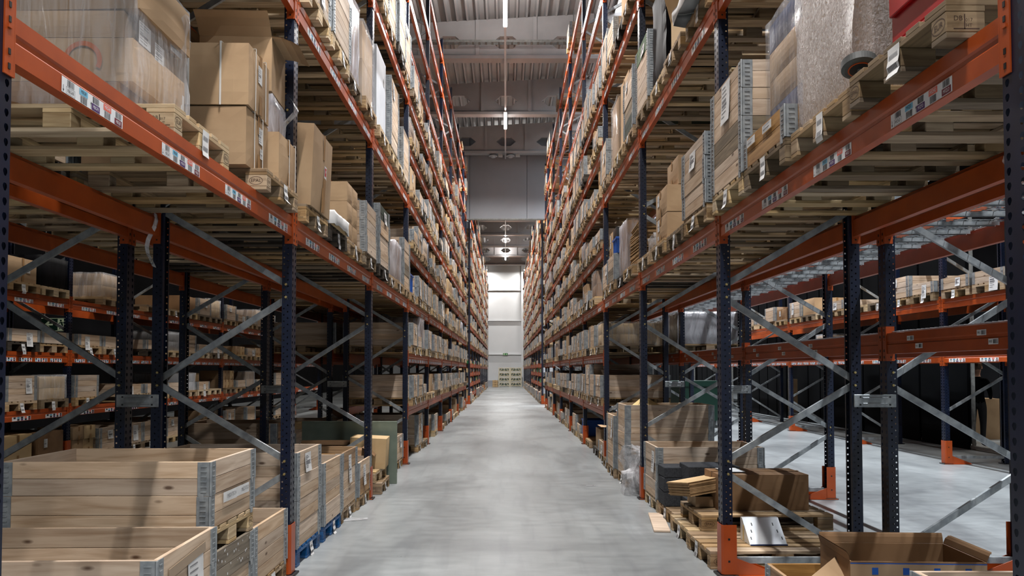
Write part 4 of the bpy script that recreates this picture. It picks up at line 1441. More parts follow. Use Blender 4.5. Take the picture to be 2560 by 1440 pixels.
def tape_label():
    mb = MB()
    for k in range(4):
        mb.quad([(0.002 * (k % 2), -0.24 + 0.12 * k, -0.03), (0.002 * ((k + 1) % 2), -0.12 + 0.12 * k, -0.03 - 0.004 * (k % 2)), (0.002 * ((k + 1) % 2), -0.12 + 0.12 * k, 0.03), (0.002 * (k % 2), -0.24 + 0.12 * k, 0.03)], 0)
    for u in (-0.1, 0.16):
        mb.mesh_in(text_mesh('MEDITECH', 0.034), Matrix.Translation((0.004, u, 0.0)) @ Matrix(((0, 0, 1, 0), (1, 0, 0, 0), (0, 1, 0, 0), (0, 0, 0, 1))), 1)
    return mb.build('printed_tape', ['paper', 'inkgrey'])
def after_crates():
    for o in list(COL.objects):
        if o.get('label', '').startswith('open two-collar pine crate stacked on a pallet and crate'):
            ob('printed_tape', tape_label(), o, (0.6125, 0.03, 0.155), (0.0, 0, 0))
        if o.get('label', '').startswith('wide open three-collar pine crate in the lower left'):
            ob('parcel_tape', MB().box(0, 0, 0, 0.003, 0.5, 0.05).build('parcel_tape', 'cleartape'), o, (0.6035, -0.02, 0.50), (0.06, 0, 0))
        if o.get('label', '').startswith('paint-spotted grey crate'):
            mb = MB()
            rr = random.Random(3)
            for _ in range(26):
                u, v, s = rr.uniform(-0.3, 0.36), rr.uniform(0.02, 0.18), rr.uniform(0.003, 0.009)
                mb.quad([(0, u - s, v - s), (0, u + s, v - s * 0.6), (0, u + s * 0.7, v + s), (0, u - s, v + s)])
            ob('paint_spots', mb.build('paint_spots', 'paper'), o, (0.6065, 0, HC), kind='stuff')

def open_carton(x, y, z, rz, dims, label, mat='card', flaps=(0.6, 0.5, -0.4, 0.9), group='open cartons', rot=None, name='open_carton', tape=False, fl=None):
    lx, ly, lz = dims
    r = root(name, (x, y, z), rz, label, 'box', group, rot)
    t = 0.005
    for s in (-1, 1):
        ob('carton_wall', box_mesh(lx, t, lz, mat, 0.001), r, (0, s * (ly / 2 - t / 2), lz / 2))
        ob('carton_wall', box_mesh(ly - 2 * t, t, lz, mat, 0.001), r, (s * (lx / 2 - t / 2), 0, lz / 2), (0, 0, PI / 2))
    ob('carton_base', box_mesh(lx, ly, t, mat, 0.001), r, (0, 0, t / 2))
    fl = fl or min(lx, ly) / 2 * 0.9
    # flaps: +x, -x, +y, -y; angle 0 lies straight out, positive bends up
    for (ax, s, ln, a) in (('x', 1, ly, flaps[0]), ('x', -1, ly, flaps[1]), ('y', 1, lx, flaps[2]), ('y', -1, lx, flaps[3])):
        if a is None:
            continue
        ca, sa = math.cos(a), math.sin(a)
        def fm():
            mb = MB()
            n = 3
            for i in range(n):
                u0, u1 = fl * i / n, fl * (i + 1) / n
                b0, b1 = 0.012 * math.sin(i * 1.3), 0.012 * math.sin((i + 1) * 1.3)
                for dz in (0, 0.004):
                    if ax == 'x':
                        mb.quad([(s * (lx / 2 + u0 * ca), -ln / 2, lz + u0 * sa + b0 + dz), (s * (lx / 2 + u1 * ca), -ln / 2 * (1 - 0.04 * i), lz + u1 * sa + b1 + dz), (s * (lx / 2 + u1 * ca), ln / 2 * (1 - 0.04 * i), lz + u1 * sa + b1 + dz), (s * (lx / 2 + u0 * ca), ln / 2, lz + u0 * sa + b0 + dz)])
                    else:
                        mb.quad([(-ln / 2, s * (ly / 2 + u0 * ca), lz + u0 * sa + b0 + dz), (-ln / 2, s * (ly / 2 + u1 * ca), lz + u1 * sa + b1 + dz), (ln / 2, s * (ly / 2 + u1 * ca), lz + u1 * sa + b1 + dz), (ln / 2, s * (ly / 2 + u0 * ca), lz + u0 * sa + b0 + dz)])
            return mb.build('carton_flap', mat)
        ob('carton_flap', fm(), r)
    if tape:
        def tm():
            mb = MB().quad([(-lx / 2, -0.003, lz - 0.09), (lx / 2, -0.003, lz - 0.09), (lx / 2, -0.003, lz - 0.01), (-lx / 2, -0.003, lz - 0.01)], 0)
            for k in range(4):
                u = -lx / 2 + lx * (k + 0.7) / 4.4
                mb.quad([(u, -0.004, lz - 0.075), (u + 0.035, -0.004, lz - 0.075), (u + 0.035, -0.004, lz - 0.035), (u, -0.004, lz - 0.035)], 1)
            mb.quad([(-lx / 2, -0.004, lz - 0.014), (lx / 2, -0.004, lz - 0.014), (lx / 2, -0.004, lz - 0.008), (-lx / 2, -0.004, lz - 0.008)], 1)
            return mb.build('printed_tape', ['cleartape', 'bluebin'])
        ob('printed_tape', tm(), r, (0, -ly / 2, 0))
    return r

AZ = 2.59 + BEAMTOP + 0.003        # top of the first wide beam
DZ = AZ + 0.146
BZ = 4.38 + BEAMTOP + 0.003
# left rack, first bay, shelf
put_pallet(RA, 0, 0, 1, -2.28, 4.42, AZ, 'pale', 'under the film wrapped carton stack', 0.0, True, 1)
def big_stack():
    r = root('wrapped_load', (-2.47, 4.40, DZ), 0.0, 'crumpled stack of brown cartons in torn film with paper sheets, left rack first bay', 'wrapped load')
    for (z, h, lx, dx, ry, m) in ((0.0, 0.13, 1.0, -0.02, 0, 'carddark'), (0.132, 0.225, 1.06, 0.02, 0, 'card'), (0.36, 0.14, 1.02, -0.01, 0, 'card'), (0.503, 0.26, 1.06, 0.05, 0.02, 'card')):
        ob('carton', carton_mesh(lx, 0.66, h, m), r, (dx, 0, z), (0, -ry, 0))
    ob('stretch_film', shell_mesh(1.12, 0.72, 0.80, 0.02, 3, 'film'), r)
    for k, (u, v, w_, h_) in enumerate(((-0.05, 0.60, 0.2, 0.17), (0.2, 0.58, 0.16, 0.2), (-0.2, 0.42, 0.14, 0.12), (0.12, 0.24, 0.15, 0.17), (0.27, 0.2, 0.1, 0.15), (-0.02, 0.39, 0.12, 0.1))):
        ob('paper_label', flat_label(w_, h_, k), r, (0.552, u, v), (0, 0.0, 0))
    # orange ring of spray paint on the side that faces the end of the row
    def ring():
        mb = MB()
        for i in range(26):
            a, b = 4.1 * i / 26 - 0.45, 4.1 * (i + 1) / 26 - 0.45
            mb.quad([(0.10 * math.cos(a), 0, 0.10 * math.sin(a)), (0.10 * math.cos(b), 0, 0.10 * math.sin(b)), (0.075 * math.cos(b), 0, 0.075 * math.sin(b)), (0.075 * math.cos(a), 0, 0.075 * math.sin(a))])
        return mb.build('spray_mark', 'spray')
    ob('spray_mark', ring(), r, (0.3, -0.3475, 0.235))
M['spray'] = base_mat('faint orange spray paint', lin(196, 104, 54), 0.7)[0]
PENDING.append(('other', 0, big_stack, None))
put_pallet(RA, 0, 0, 2, -2.20, 5.72, AZ, 'tan', 'with burnt oval marks under the strapped cartons', 0.0, True, 1)
G_ST = 'strapped cartons on the first bay shelf'
def strapped():
    carton(-1.96, 5.46, DZ, 0, (0.50, 0.48, 0.385), 'lower strapped brown carton with two white labels, left rack first bay', 'card', 'x', [(0.03, 0.26, 0.08, 0.11, 1), (0.05, 0.14, 0.06, 0.07, 2)], [('x', 0.08), ('x', -0.1)], G_ST)
    carton(-1.95, 5.45, DZ + 0.395, 0.02, (0.50, 0.48, 0.41), 'upper brown carton tied with white straps and white label, left rack first bay', 'card', 'x', [(-0.02, 0.27, 0.09, 0.12, 3)], [('x', 0.12), ('x', -0.12), ('y', 0.07), ('y', -0.14)], G_ST)
    carton(-1.92, 5.97, DZ, 0, (0.56, 0.47, 0.37), 'strapped brown carton at the pallet end, against the first left post', 'card', 'x', None, [('x', 0.0), ('x', 0.17)], G_ST)
    carton(-2.52, 5.5, DZ, 0, (0.55, 0.55, 0.385), 'lower strapped carton standing in the shade behind, left rack first bay', 'card', 'x', None, [('y', 0.0)], G_ST)
    carton(-2.52, 5.55, DZ + 0.395, 0, (0.55, 0.55, 0.42), 'upper strapped carton standing in the shade behind, left rack first bay', 'card', 'x', None, [('y', 0.1)], G_ST)
    wrapped(-1.95, 5.98, DZ + 0.38, 0.03, (0.48, 0.42, 0.28), 'small carton in grey film under the open flapped carton', 'carddark', 'filmgrey', 1, 1, 0.012)
    open_carton(-1.98, 5.98, DZ + 0.68, 0.05, (0.52, 0.44, 0.40), 'tall brown carton with torn open flaps beside the first left post', 'card', (-0.25, 0.5, 0.9, 0.75))
    def stripf():
        mb = MB()
        for k in range(7):
            a, b = k / 7, (k + 1) / 7
            f = lambda t: (0.02 + 0.05 * math.sin(t * 5), 0.03 * math.sin(t * 7), -0.3 * t)
            p, q = f(a), f(b)
            w0, w1 = 0.07 * (1 - a * 0.6), 0.07 * (1 - b * 0.6)
            mb.quad([(p[0], p[1] - w0, p[2]), (p[0], p[1] + w0, p[2]), (q[0], q[1] + w1, q[2]), (q[0], q[1] - w1, q[2])])
        return mb.build('film_scrap', 'bag', True)
    o = ob('film_scrap', stripf(), None, (-1.68, 6.08, DZ + 0.74), (0, 0, 0), 'torn strip of clear film hanging off the open flapped carton', 'plastic film', 'film scraps')
PENDING.append(('other', 0, strapped, None))
put_pallet(RA, 1, 0, 0, -2.22, 6.86, AZ, 'tan', 'under the tall leaning carton', 0.0, True, 1)
PENDING.append(('other', 0, lambda: carton(-2.04, 6.90, DZ + 0.03, 0, (0.86, 0.80, 0.67), 'tall brown carton leaning out, red square label and taped seam, left rack second bay', 'card', 'x', None, None, 'cardboard cartons', (0.03, 0.045, 0.03)), None))
def red_label():
    for o in list(COL.objects):
        if o.get('label', '').startswith('tall brown carton leaning out'):
            mb = MB().quad([(0, -0.045, -0.055), (0, 0.045, -0.055), (0, 0.045, 0.055), (0, -0.045, 0.055)], 0).quad([(0.0008, -0.03, -0.03), (0.0008, 0.03, -0.03), (0.0008, 0.03, 0.04), (0.0008, -0.03, 0.04)], 1).quad([(0.0012, 0.0, 0.0), (0.0012, 0.018, 0.0), (0.0012, 0.018, 0.022), (0.0012, 0.0, 0.022)], 0)
            ob('red_label', mb.build('red_label', ['white', 'redprint']), o, (0.4445, 0.07, 0.36))
            ob('seam_tape', MB().box(0, 0, 0, 0.002, 0.09, 0.3).build('seam_tape', 'tape'), o, (0.4445, 0.05, 0.16))
put_pallet(RA, 1, 0, 1, -2.22, 7.74, AZ, 'dark', 'under loose white packing paper', 0.0, True, 0)
put_pallet(RA, 1, 0, 2, -2.22, 8.62, AZ, 'tan', 'under three tiers of plain cartons on the left shelf', 0.0, True, 1)
def tiers():
    for t in range(3):
        for k in range(2):
            carton(-1.98, 8.46 + 0.30 * k, DZ + 0.208 * t, 0, (0.64, 0.295, 0.205), f'plain brown carton, {("lowest", "middle", "top")[t]} tier, {("near", "far")[k]} half of the stack, left rack second bay', 'card', None, None, None, 'tiered plain cartons')
PENDING.append(('other', 0, tiers, None))
def paper_heap():
    r = root('packing_paper', (-2.0, 7.70, DZ), 0, 'loose white packing paper draped over a low carton, left rack second bay', 'paper')
    ob('low_carton', carton_mesh(0.8, 0.66, 0.12, 'cardpale'), r)
    ob('paper_sheet', shell_mesh(0.84, 0.70, 0.13, 0.012, 2, 'paper'), r)
PENDING.append(('other', 0, paper_heap, None))
# left rack, third bay, floor
put_pallet(RA, 2, -1, 0, -2.2, 10.72, LZ, 'tan', 'lowest of the two under the sagging carton', 0.02, True, 1)
put_pallet(RA, 2, -1, 0, -2.26, 10.74, LZ + 0.146, 'pale', 'upper of the two under the sagging carton', -0.03, False, 1)
def left_floor3():
    open_carton(-2.30, 10.55, 0.294, 0.08, (0.86, 0.42, 0.30), 'long dark open carton lying on two pallets by the second left post', 'carddark', (-0.6, -0.4, 0.3, -0.7))
    carton(-1.86, 10.93, 0.294, 0.06, (0.48, 0.52, 0.40), 'pale sagging carton on two pallets past the second left post', 'cardpale', None, None, None, 'cardboard cartons', (0.0, 0.05, 0.06))
    r = root('grey_board', (-2.2, 11.32, 0.0), 0, 'upright grey green board standing behind the sagging carton', 'board')
    ob('board_panel', box_mesh(1.34, 0.03, 0.86, 'greyboard', 0.003), r, (0, 0, 0.43))
    ob('edge_strip', box_mesh(1.34, 0.036, 0.02, 'greyboard', 0.003), r, (0, 0, 0.868))
PENDING.append(('other', 0, left_floor3, None))
fill(RA, 2, -1, 2, 'S', 0.001, 12.15, 0.5, 0.64)
fill(RA, 2, -1, 3, 'Cpp', 0.001, 13.1, 0.5, 0.66)

# ---- rack behind the left one
for b in range(3):
    for k in range(4):
        fill(RB, b, 0, k, R.choice(('Cpp', 'Cppp', 'B', 'Cpp', 'G0.6')), AZ, hmax=0.9)
        fill(RB, b, 1, k, R.choice(('Cpp', 'Cppp', 'B', 'Cpp')), BZ, hmax=0.9)
for b in (3, 4):
    for li, L_ in ((0, 1.67), (1, 2.59)):
        for k in range(4):
            fill(RB, b, li, k, R.choice(('Cpp', 'Cp', 'Cpp', 'B')), L_ + BEAMTOP + 0.003, hmax=0.5)
for b, ss in ((0, ('E', 'E', 'E', 'Cppp')), (1, ('Cppp', 'Cpp', 'Cppp', 'E')), (2, ('Cpppp', 'Cppp', 'B', 'Cpp')), (3, ('Cppp', 'B', 'S', 'Cpp')), (4, ('Cpp', 'S', 'Cpp', 'B'))):
    for k, s in enumerate(ss):
        fill(RB, b, -1, k, s, 0.001, hmax=0.7, d=0.55)
# ---- dim rack across the left aisle
YC = YS[2:9]
for b in range(5):
    for li, L_ in ((-1, None), (0, 0.76), (1, 1.67), (2, 2.59)):
        for k in range(4):
            s = R.choice(('Cpp', 'Cp', 'Cp', 'Cp', 'Cpp', 'B', 'S', 'W', 'P', 'E')) if li >= 0 else R.choice(('S', 'Cpp', 'B', 'E', 'Cp'))
            if b == 0 and k < 2:
                s = 'Cpp'
            if li == 1 and (b == 0 or (b == 1 and k == 0)):
                s = 'Cp'
            if li == 2 and b == 0:
                s = ('Cp', 'Cp', 'B', 'K0.5')[k]
            fill(RC, b, li, k, s, 0.001 if li < 0 else L_ + BEAMTOP + 0.003, slot_y(b, k, YC), 0.5)
# ---- bright rack across the right aisle
for b, li, ss in ((0, 1, ('E', 'P', 'Cp', 'Cp')), (1, 1, ('Cp', 'Cpp', 'P', 'P')), (2, 1, ('Cp', 'P', 'B', 'Cpp')), (3, 1, ('B', 'Cpp', 'E', 'Cp')), (1, 0, ('G0.25', 'H0.3', 'E', 'E')), (2, 0, ('E', 'W', 'E', 'E'))):
    for k, s in enumerate(ss):
        fill(RF, b, li, k, s, (1.67, 2.59)[li] + BEAMTOP + (0.018 if li == 0 else 0.003), slot_y(b, k, YC), 0.5)
# ---- wrapped loads on the wire decks behind the right rack
for b, k, s in ((3, 0, 'W0.56'), (3, 1, 'G0.5'), (3, 2, 'G0.5'), (4, 0, 'W0.5'), (4, 2, 'B'), (5, 0, 'Cpp')):
    fill(RE, b, 0, k, s, 1.67 + BEAMTOP + 0.02, hmax=0.56)

# ---- right rack, first bay, shelf
put_pallet(RD, 0, 0, 0, 2.20, 3.28, AZ, 'grey', 'with burnt oval marks under the red trolley', 0.01, True, -1)
def trolley():
    r = root('red_trolley', (2.08, 3.28, DZ), 0, 'red steel trolley with grey castor wheels on the nearest right shelf', 'trolley')
    ob('body', MB().box(0, 0, 0.55, 0.66, 0.62, 0.9, 0, 0.02).build('body', 'red'), r)
    ob('lower_lip', MB().box(0, 0, 0.085, 0.70, 0.66, 0.03, 0, 0.008).build('lower_lip', 'red'), r)
    ob('side_panel', MB().box(0.0, 0, 0, 0.02, 0.56, 0.66, 0, 0.004).build('side_panel', 'red'), r, (-0.34, 0, 0.56))
    for k, (x, y, rx, ry) in enumerate(((-0.42, 0.43, -0.32, 0.1), (-0.36, -0.30, 0.0, 1.2), (0.3, 0.3, 0.0, 1.4), (0.3, -0.3, 0.0, 1.4))):
        wz = (0.075, 0.085, 0.085, 0.085)[k]
        c = ob('castor', MB().cyl((0, 0, -0.018), (0, 0, 0.018), 0.08, 0.08, 40).cyl((0, 0, -0.024), (0, 0, -0.018), 0.066, 0.08, 40).cyl((0, 0, 0.018), (0, 0, 0.024), 0.08, 0.066, 40).build('tyre', 'rubber'), r, (x, y, wz), (rx, ry, 0))
        ob('hub', MB().cyl((0, 0, -0.027), (0, 0, 0.027), 0.045, 0.045, 20).build('hub', 'black'), c)
        ob('hub_ring', MB().cyl((0, 0, -0.0262), (0, 0, 0.0262), 0.052, 0.052, 20).build('hub_ring', 'orange'), c)
        ob('axle', MB().cyl((0, 0, -0.04), (0, 0, 0.04), 0.01, 0.01, 8).build('axle', 'galv'), c)
PENDING.append(('other', 0, trolley, None))
put_pallet(RD, 0, 0, 1, 2.24, 4.16, AZ, 'tan', 'under the tall bubble wrapped box', 0.0, True, 0)
PENDING.append(('other', 0, lambda: wrapped(2.24, 4.16, DZ, PI, (1.14, 0.74, 1.25), 'tall brown box in cloudy bubble wrap on the nearest right shelf', 'card', 'bubble', 2, 1, 0.016), None))
put_pallet(RD, 0, 0, 2, 2.22, 5.0, AZ, 'grey', 'under the single collar with film wrapped cartons', 0.0, True, 0)
put_crate(2.22, 5.0, DZ, PI, 'b', 'single brown collar with two paper strips around film wrapped cartons, right rack first bay')
PENDING.append(('other', 0, lambda: wrapped(2.26, 5.03, DZ + 0.004, PI, (1.0, 0.66, 0.98), 'glossy film wrapped cartons with blue bands standing in a single collar', ('card', 'bluebox', 'card'), 'film', 4, 5, 0.012), None))
def strips():
    for o in list(COL.objects):
        if o.get('label', '').startswith('single brown collar'):
            for u, k in ((-0.22, 1), (0.1, 2)):
                ob('paper_strip', flat_label(0.17, 0.05, k), o, (0.6065, u, 0.15), (0, 0, 0))
put_pallet(RD, 0, 0, 3, 2.22, 5.83, AZ, 'pale', 'of fresh yellow wood under the four-collar crate', 0.0, True, 0)
put_crate(2.22, 5.83, DZ, PI, 'pgpp', 'four-collar crate with one weathered grey collar and hanging sheet, right rack first bay', 3)
# right rack, second and third bay, shelf
put_pallet(RD, 1, 0, 2, 2.22, 8.55, AZ, 'tan', 'under two stacked plain brown cartons', 0.0, True, 1)
def two_cartons():
    carton(1.98, 8.52, DZ, PI, (0.62, 0.6, 0.28), 'lower of two plain brown cartons with small labels, right rack second bay', 'card', 'x', [(-0.1, 0.2, 0.1, 0.12, 2), (-0.12, 0.07, 0.07, 0.04, 0)])
    carton(1.98, 8.52, DZ + 0.288, PI, (0.62, 0.6, 0.28), 'upper of two plain brown cartons with small labels, right rack second bay', 'card', 'x', [(-0.1, 0.18, 0.1, 0.12, 3)])
    carton(2.14, 8.50, DZ + 0.576, PI, (0.7, 0.56, 0.30), 'brown carton set back on top of the two plain cartons, right rack second bay', 'card', 'x')
    r = ob('plastic_bag', shell_mesh(0.3, 0.34, 0.2, 0.05, 1, 'bag'), None, (1.9, 9.42, DZ), (0, 0, 0), 'crumpled clear plastic bag on an otherwise bare pallet, right rack second bay', 'bag')
PENDING.append(('other', 0, two_cartons, None))
put_pallet(RD, 2, 0, 2, 2.22, 12.28, AZ, 'tan', 'under the grey crate with a blue tub', 0.0, True, 0)
put_crate(2.22, 12.28, DZ, PI, 'gp', 'two-collar grey crate carrying a brown carton and blue tub, right rack third bay')
def crate_tub():
    carton(1.86, 12.42, DZ + 0.393, PI, (0.42, 0.4, 0.38), 'brown carton with white sheet on the grey crate, right rack third bay', 'card', 'x', [(0.0, 0.24, 0.1, 0.2, 2)])
    tub(1.9, 12.02, DZ + 0.393, PI, (0.5, 0.36, 0.24), 'blue tub standing on the grey crate, right rack third bay', 'bluebin')
    carton(1.9, 12.02, DZ + 0.393 + 0.245, PI, (0.5, 0.36, 0.14), 'black box on the blue tub, right rack third bay', 'black', None)
PENDING.append(('other', 0, crate_tub, None))
put_pallet(RD, 1, 1, 1, 2.22, 7.72, BZ, 'tan', 'under the half open pale carton', 0.0, True, 0)
PENDING.append(('other', 0, lambda: open_carton(2.0, 7.66, BZ + 0.147, PI, (0.66, 0.6, 0.34), 'half open pale carton with black side label on the second wide level, right rack', 'cardpale', (1.3, 1.2, 0.9, 1.1)), None))
def drape():
    o = ob('white_sheet', shell_mesh(0.9, 0.74, 0.1, 0.03, 4, 'paper'), None, (1.98, slot_y(1, 0), BZ + 0.147), (0, 0, 0), 'white sheet draped over a bare pallet, right rack second wide level', 'sheet')
PENDING.append(('other', 0, drape, None))

# ---- right rack, floor
put_pallet(RD, 0, -1, 2, 2.30, 4.86, LZ, 'grey', 'under the worn low crate in the lower right corner', 0.0, True, 1)
put_crate(2.30, 4.86, LZ + 0.146, PI, 'b', 'worn brown single-collar crate holding a torn carton, lower right corner')
PENDING.append(('other', 0, lambda: open_carton(2.36, 4.84, LZ + 0.148, -0.05, (0.76, 0.5, 0.36), 'torn open carton with blue printed tape in the worn low crate', 'carddark', (1.0, 1.2, 1.3, None), tape=True, fl=0.07), None))
PENDING.append(('other', 0, lambda: ob('loose_cardboard', box_mesh(0.34, 0.3, 0.005, 'card', 0.001), None, (1.99, 4.68, LZ + 0.38), (0.5, -0.25, 0.7), 'loose square of cardboard leaning in the worn low crate', 'cardboard'), None))
put_pallet(RD, 0, -1, 0, 2.36, 3.10, LZ, 'tan', 'under the pale crate at the very bottom edge', 0.0, True, 1)
put_crate(2.36, 3.10, LZ + 0.146, PI, 'ppp', 'pale three-collar crate cut off by the bottom edge at the nearest right post')
put_pallet(RD, 1, -1, 0, 2.24, 6.88, LZ, 'tan', 'bare but for a polished steel cover', 0.01, True, -1)
def steel_cover():
    r = root('steel_cover', (2.18, 6.80, LZ + 0.146), 0.02, 'polished steel wedge cover with short slots on the bare pallet', 'metal cover')
    pr = [(-0.12, 0.0), (0.14, 0.0), (0.14, 0.19), (0.10, 0.19)]
    ob('cover_shell', MB().prism(pr, -0.155, 0.155, 'x').build('cover_shell', 'mirror'), r)
    sl = math.atan2(0.19, 0.22)
    for u in (-1, 1):
        for k in range(3):
            t = 0.25 + 0.25 * k
            ob('slot', box_mesh(0.008, 0.03, 0.002, 'black'), r, (u * (0.13 - 0.02 * k), -0.12 + 0.22 * t, 0.19 * t + 0.001), (sl, 0, 0))
    ob('yellow_tape', MB().box(-0.156, 0.06, 0.07, 0.002, 0.03, 0.13).build('yellow_tape', 'kraft'), r)
    ob('foil_edge', box_mesh(0.31, 0.012, 0.01, 'bluebox'), r, (0, -0.125, 0.005))
PENDING.append(('other', 0, steel_cover, None))
put_pallet(RD, 1, -1, 1, 2.26, 7.72, LZ, 'pale', 'lower of the two under the long carton', 0.0, True, 1)
put_pallet(RD, 1, -1, 1, 2.36, 7.68, LZ + 0.146, 'tan', 'upper of the two under the long carton', 0.02, False, 1)
def long_carton():
    carton(2.40, 7.74, LZ + 0.293, PI + 0.02, (0.84, 0.5, 0.33), 'long dark brown carton with white top label on two pallets, right rack floor', 'carddark', 'x')
    flat_bundle(1.90, 7.78, LZ + 0.42, PI, (0.48, 0.46, 0.13), 'tilted bundle of pale corrugated sheets beside the long carton', 10, (0.12, 0.13, PI + 0.25))
    open_carton(1.96, 7.84, LZ + 0.293, PI, (0.3, 0.34, 0.10), 'crushed small carton under the tilted corrugated sheets', 'card', (None, None, None, None))
    ob('white_sheet', box_mesh(0.2, 0.3, 0.003, 'paper'), None, (2.16, 7.74, LZ + 0.293 + 0.345), (0, 0, 0.04), 'white paper lying on the long dark carton', 'paper')
PENDING.append(('other', 0, long_carton, None))
put_pallet(RD, 1, -1, 2, 2.30, 8.55, LZ, 'tan', 'under the charcoal foam blocks', 0.02, True, 1)
def foams():
    for x, y, lx, ly, z, h, t in ((1.86, 8.74, 0.34, 0.36, 0.0, 0.15, 'lowest of the far charcoal foam stack'), (1.86, 8.74, 0.34, 0.36, 0.152, 0.15, 'middle of the far charcoal foam stack'), (1.86, 8.74, 0.34, 0.36, 0.304, 0.11, 'top of the far charcoal foam stack'), (2.12, 8.42, 0.52, 0.42, 0.0, 0.13, 'lowest of the near charcoal foam stack'), (2.14, 8.42, 0.50, 0.42, 0.132, 0.16, 'middle of the near charcoal foam stack'), (2.13, 8.42, 0.52, 0.44, 0.294, 0.17, 'top of the near charcoal foam stack')):
        ob('foam_block', MB().box(0, 0, h / 2, lx, ly, h, 0, 0.006).build('foam_block', 'foam'), None, (x, y, LZ + 0.147 + z), (0, 0, R.uniform(-0.02, 0.02)), f'block {t} on its pallet', 'foam', 'charcoal foam blocks')
PENDING.append(('other', 0, foams, None))
put_pallet(RD, 1, -1, 3, 2.30, 9.42, LZ, 'pale', 'under the open crate by the second right post', 0.0, True, 0)
put_crate(2.30, 9.42, LZ + 0.146, PI, 'ppp', 'open three-collar pine crate behind the charcoal foam, long sheet on its end', 2)
put_pallet(RD, 2, -1, 0, 2.30, 10.5, LZ, 'dark', 'under the crumpled plastic bag', 0.0, False, 0)
def bag_heap():
    r = root('plastic_bag', (1.98, 10.52, LZ + 0.147), 0.1, 'heap of crumpled clear plastic bag on the dark pallet by the second right post', 'bag')
    ob('bag_skin', shell_mesh(0.62, 0.62, 0.40, 0.09, 2, 'bag', droop=0.25), r)
    ob('bag_filling', shell_mesh(0.5, 0.5, 0.30, 0.06, 3, 'bag', droop=0.2), r)
    ob('bag_tail', shell_mesh(0.16, 0.22, 0.26, 0.05, 4, 'bag'), r, (-0.36, -0.1, -0.147))
PENDING.append(('other', 0, bag_heap, None))
put_pallet(RD, 2, -1, 1, 2.24, 11.36, LZ, 'tan', 'under the tallest five-collar floor crate', 0.0, True, 0)
put_crate(2.24, 11.36, LZ + 0.146, PI, 'ppppp', 'tallest floor crate, five knotty pine collars with yellow paper sticking out', None)
def kraft():
    mb = MB()
    base = [(-0.16, -0.12), (0.2, -0.14), (0.22, 0.12), (-0.12, 0.14)]
    for k in range(4):
        a, b = base[k], base[(k + 1) % 4]
        mb.quad([(a[0], a[1], 0), (b[0], b[1], 0), (0.02, 0.02, 0.13), (-0.02, 0.0, 0.13)])
    mb.quad([(-0.02, -0.02, 0.12), (0.03, 0.0, 0.12), (0.02, 0.03, 0.17), (-0.015, 0.0, 0.165)])
    o = ob('kraft_sack', mb.build('kraft_sack', 'kraft'), None, (1.95, 11.3, LZ + 0.146 + 0.95), (0, 0, 0.3), 'peak of yellow kraft paper sack poking out of the tallest floor crate', 'paper sack')
    ob('sack_body', MB().box(0, 0, -0.2, 0.4, 0.3, 0.4, 0, 0.05).build('sack_body', 'kraft'), o)
PENDING.append(('other', 0, kraft, None))
put_pallet(RD, 2, -1, 2, 2.20, 12.25, LZ, 'tan', 'under the four-collar floor crate of the third bay', 0.0, True, 0)
put_crate(2.20, 12.25, LZ + 0.146, PI, 'pppp', 'open four-collar pine floor crate past the tallest one, white sheet on its end', 0)
put_pallet(RD, 2, -1, 3, 2.24, 13.12, LZ, 'tan', 'under the upright brown carton at the third right post', 0.0, True, 0)
PENDING.append(('other', 0, lambda: open_carton(2.0, 13.1, LZ + 0.147, PI, (0.5, 0.6, 0.5), 'upright open brown carton at the third right post', 'card', (0.2, 0.1, 0.9, 0.2)), None))
PENDING.append(('other', 0, lambda: ob('loose_plank', MB().box(0, 0, 0.011, 0.16, 0.98, 0.022, 0, 0.003).build('loose_plank', 'pine'), None, (1.60, 8.42, 0.001), (0, 0, -0.12), 'loose pale plank lying on the aisle floor beside the foam pallet', 'plank'), None))

# ------------------------------------------------------------------ build it all, keeping to about 300 of a kind
PENDING.sort(key=lambda p: p[1])
LIMIT = {'pallet': 296, 'crate': 290, 'other': 10 ** 6}
count = {}
STUFF = {}
def far_record(rec):
    row, kind, x, y, z, rz, mat, n = rec
    key = (kind, mat, x > 0)
    mb = STUFF.setdefault(key, MB())
    T = Matrix.Translation((x, y, z)) @ Matrix.Rotation(rz, 4, 'Z')
    if kind == 'pallet':
        mb.mesh_in(cached('lopal', lo_pallet), T)
    else:
        mb.mesh_in(cached(('locrate', n), lambda: lo_crate(n)), T)
        STUFF.setdefault(('hinge', 'galv', x > 0), MB()).mesh_in(cached(('lohinge', n), lambda: lo_hinge(n)), T)
def lo_pallet():
    mb = MB().box(0, 0, 0.122, 1.2, 0.8, 0.042)
    for y, wy in ((-0.35, 0.1), (0, 0.145), (0.35, 0.1)):
        mb.box(0.5275, y, 0.05, 0.145, wy, 0.1).box(-0.1, y, 0.05, 1.0, wy, 0.1)
    return mb.build('pallet', 'p_tan')
def lo_crate(n):
    mb = MB()
    for k in range(n):
        mb.box(0, 0, HC * (k + 0.5), 1.2, 0.8, HC - 0.006)
    return mb.build('crate', 'pine')
def lo_hinge(n):
    mb = MB()
    for s in (-1, 1):
        mb.box(0.56, s * 0.36, n * HC / 2, 0.09, 0.09, n * HC - 0.004)
    return mb.build('hinge', 'galv')
for kind, pr, fn, rec in PENDING:
    count[kind] = count.get(kind, 0) + 1
    if count[kind] <= LIMIT[kind] or rec is None:
        fn()
    else:
        far_record(rec)
after_crates(); red_label(); strips()

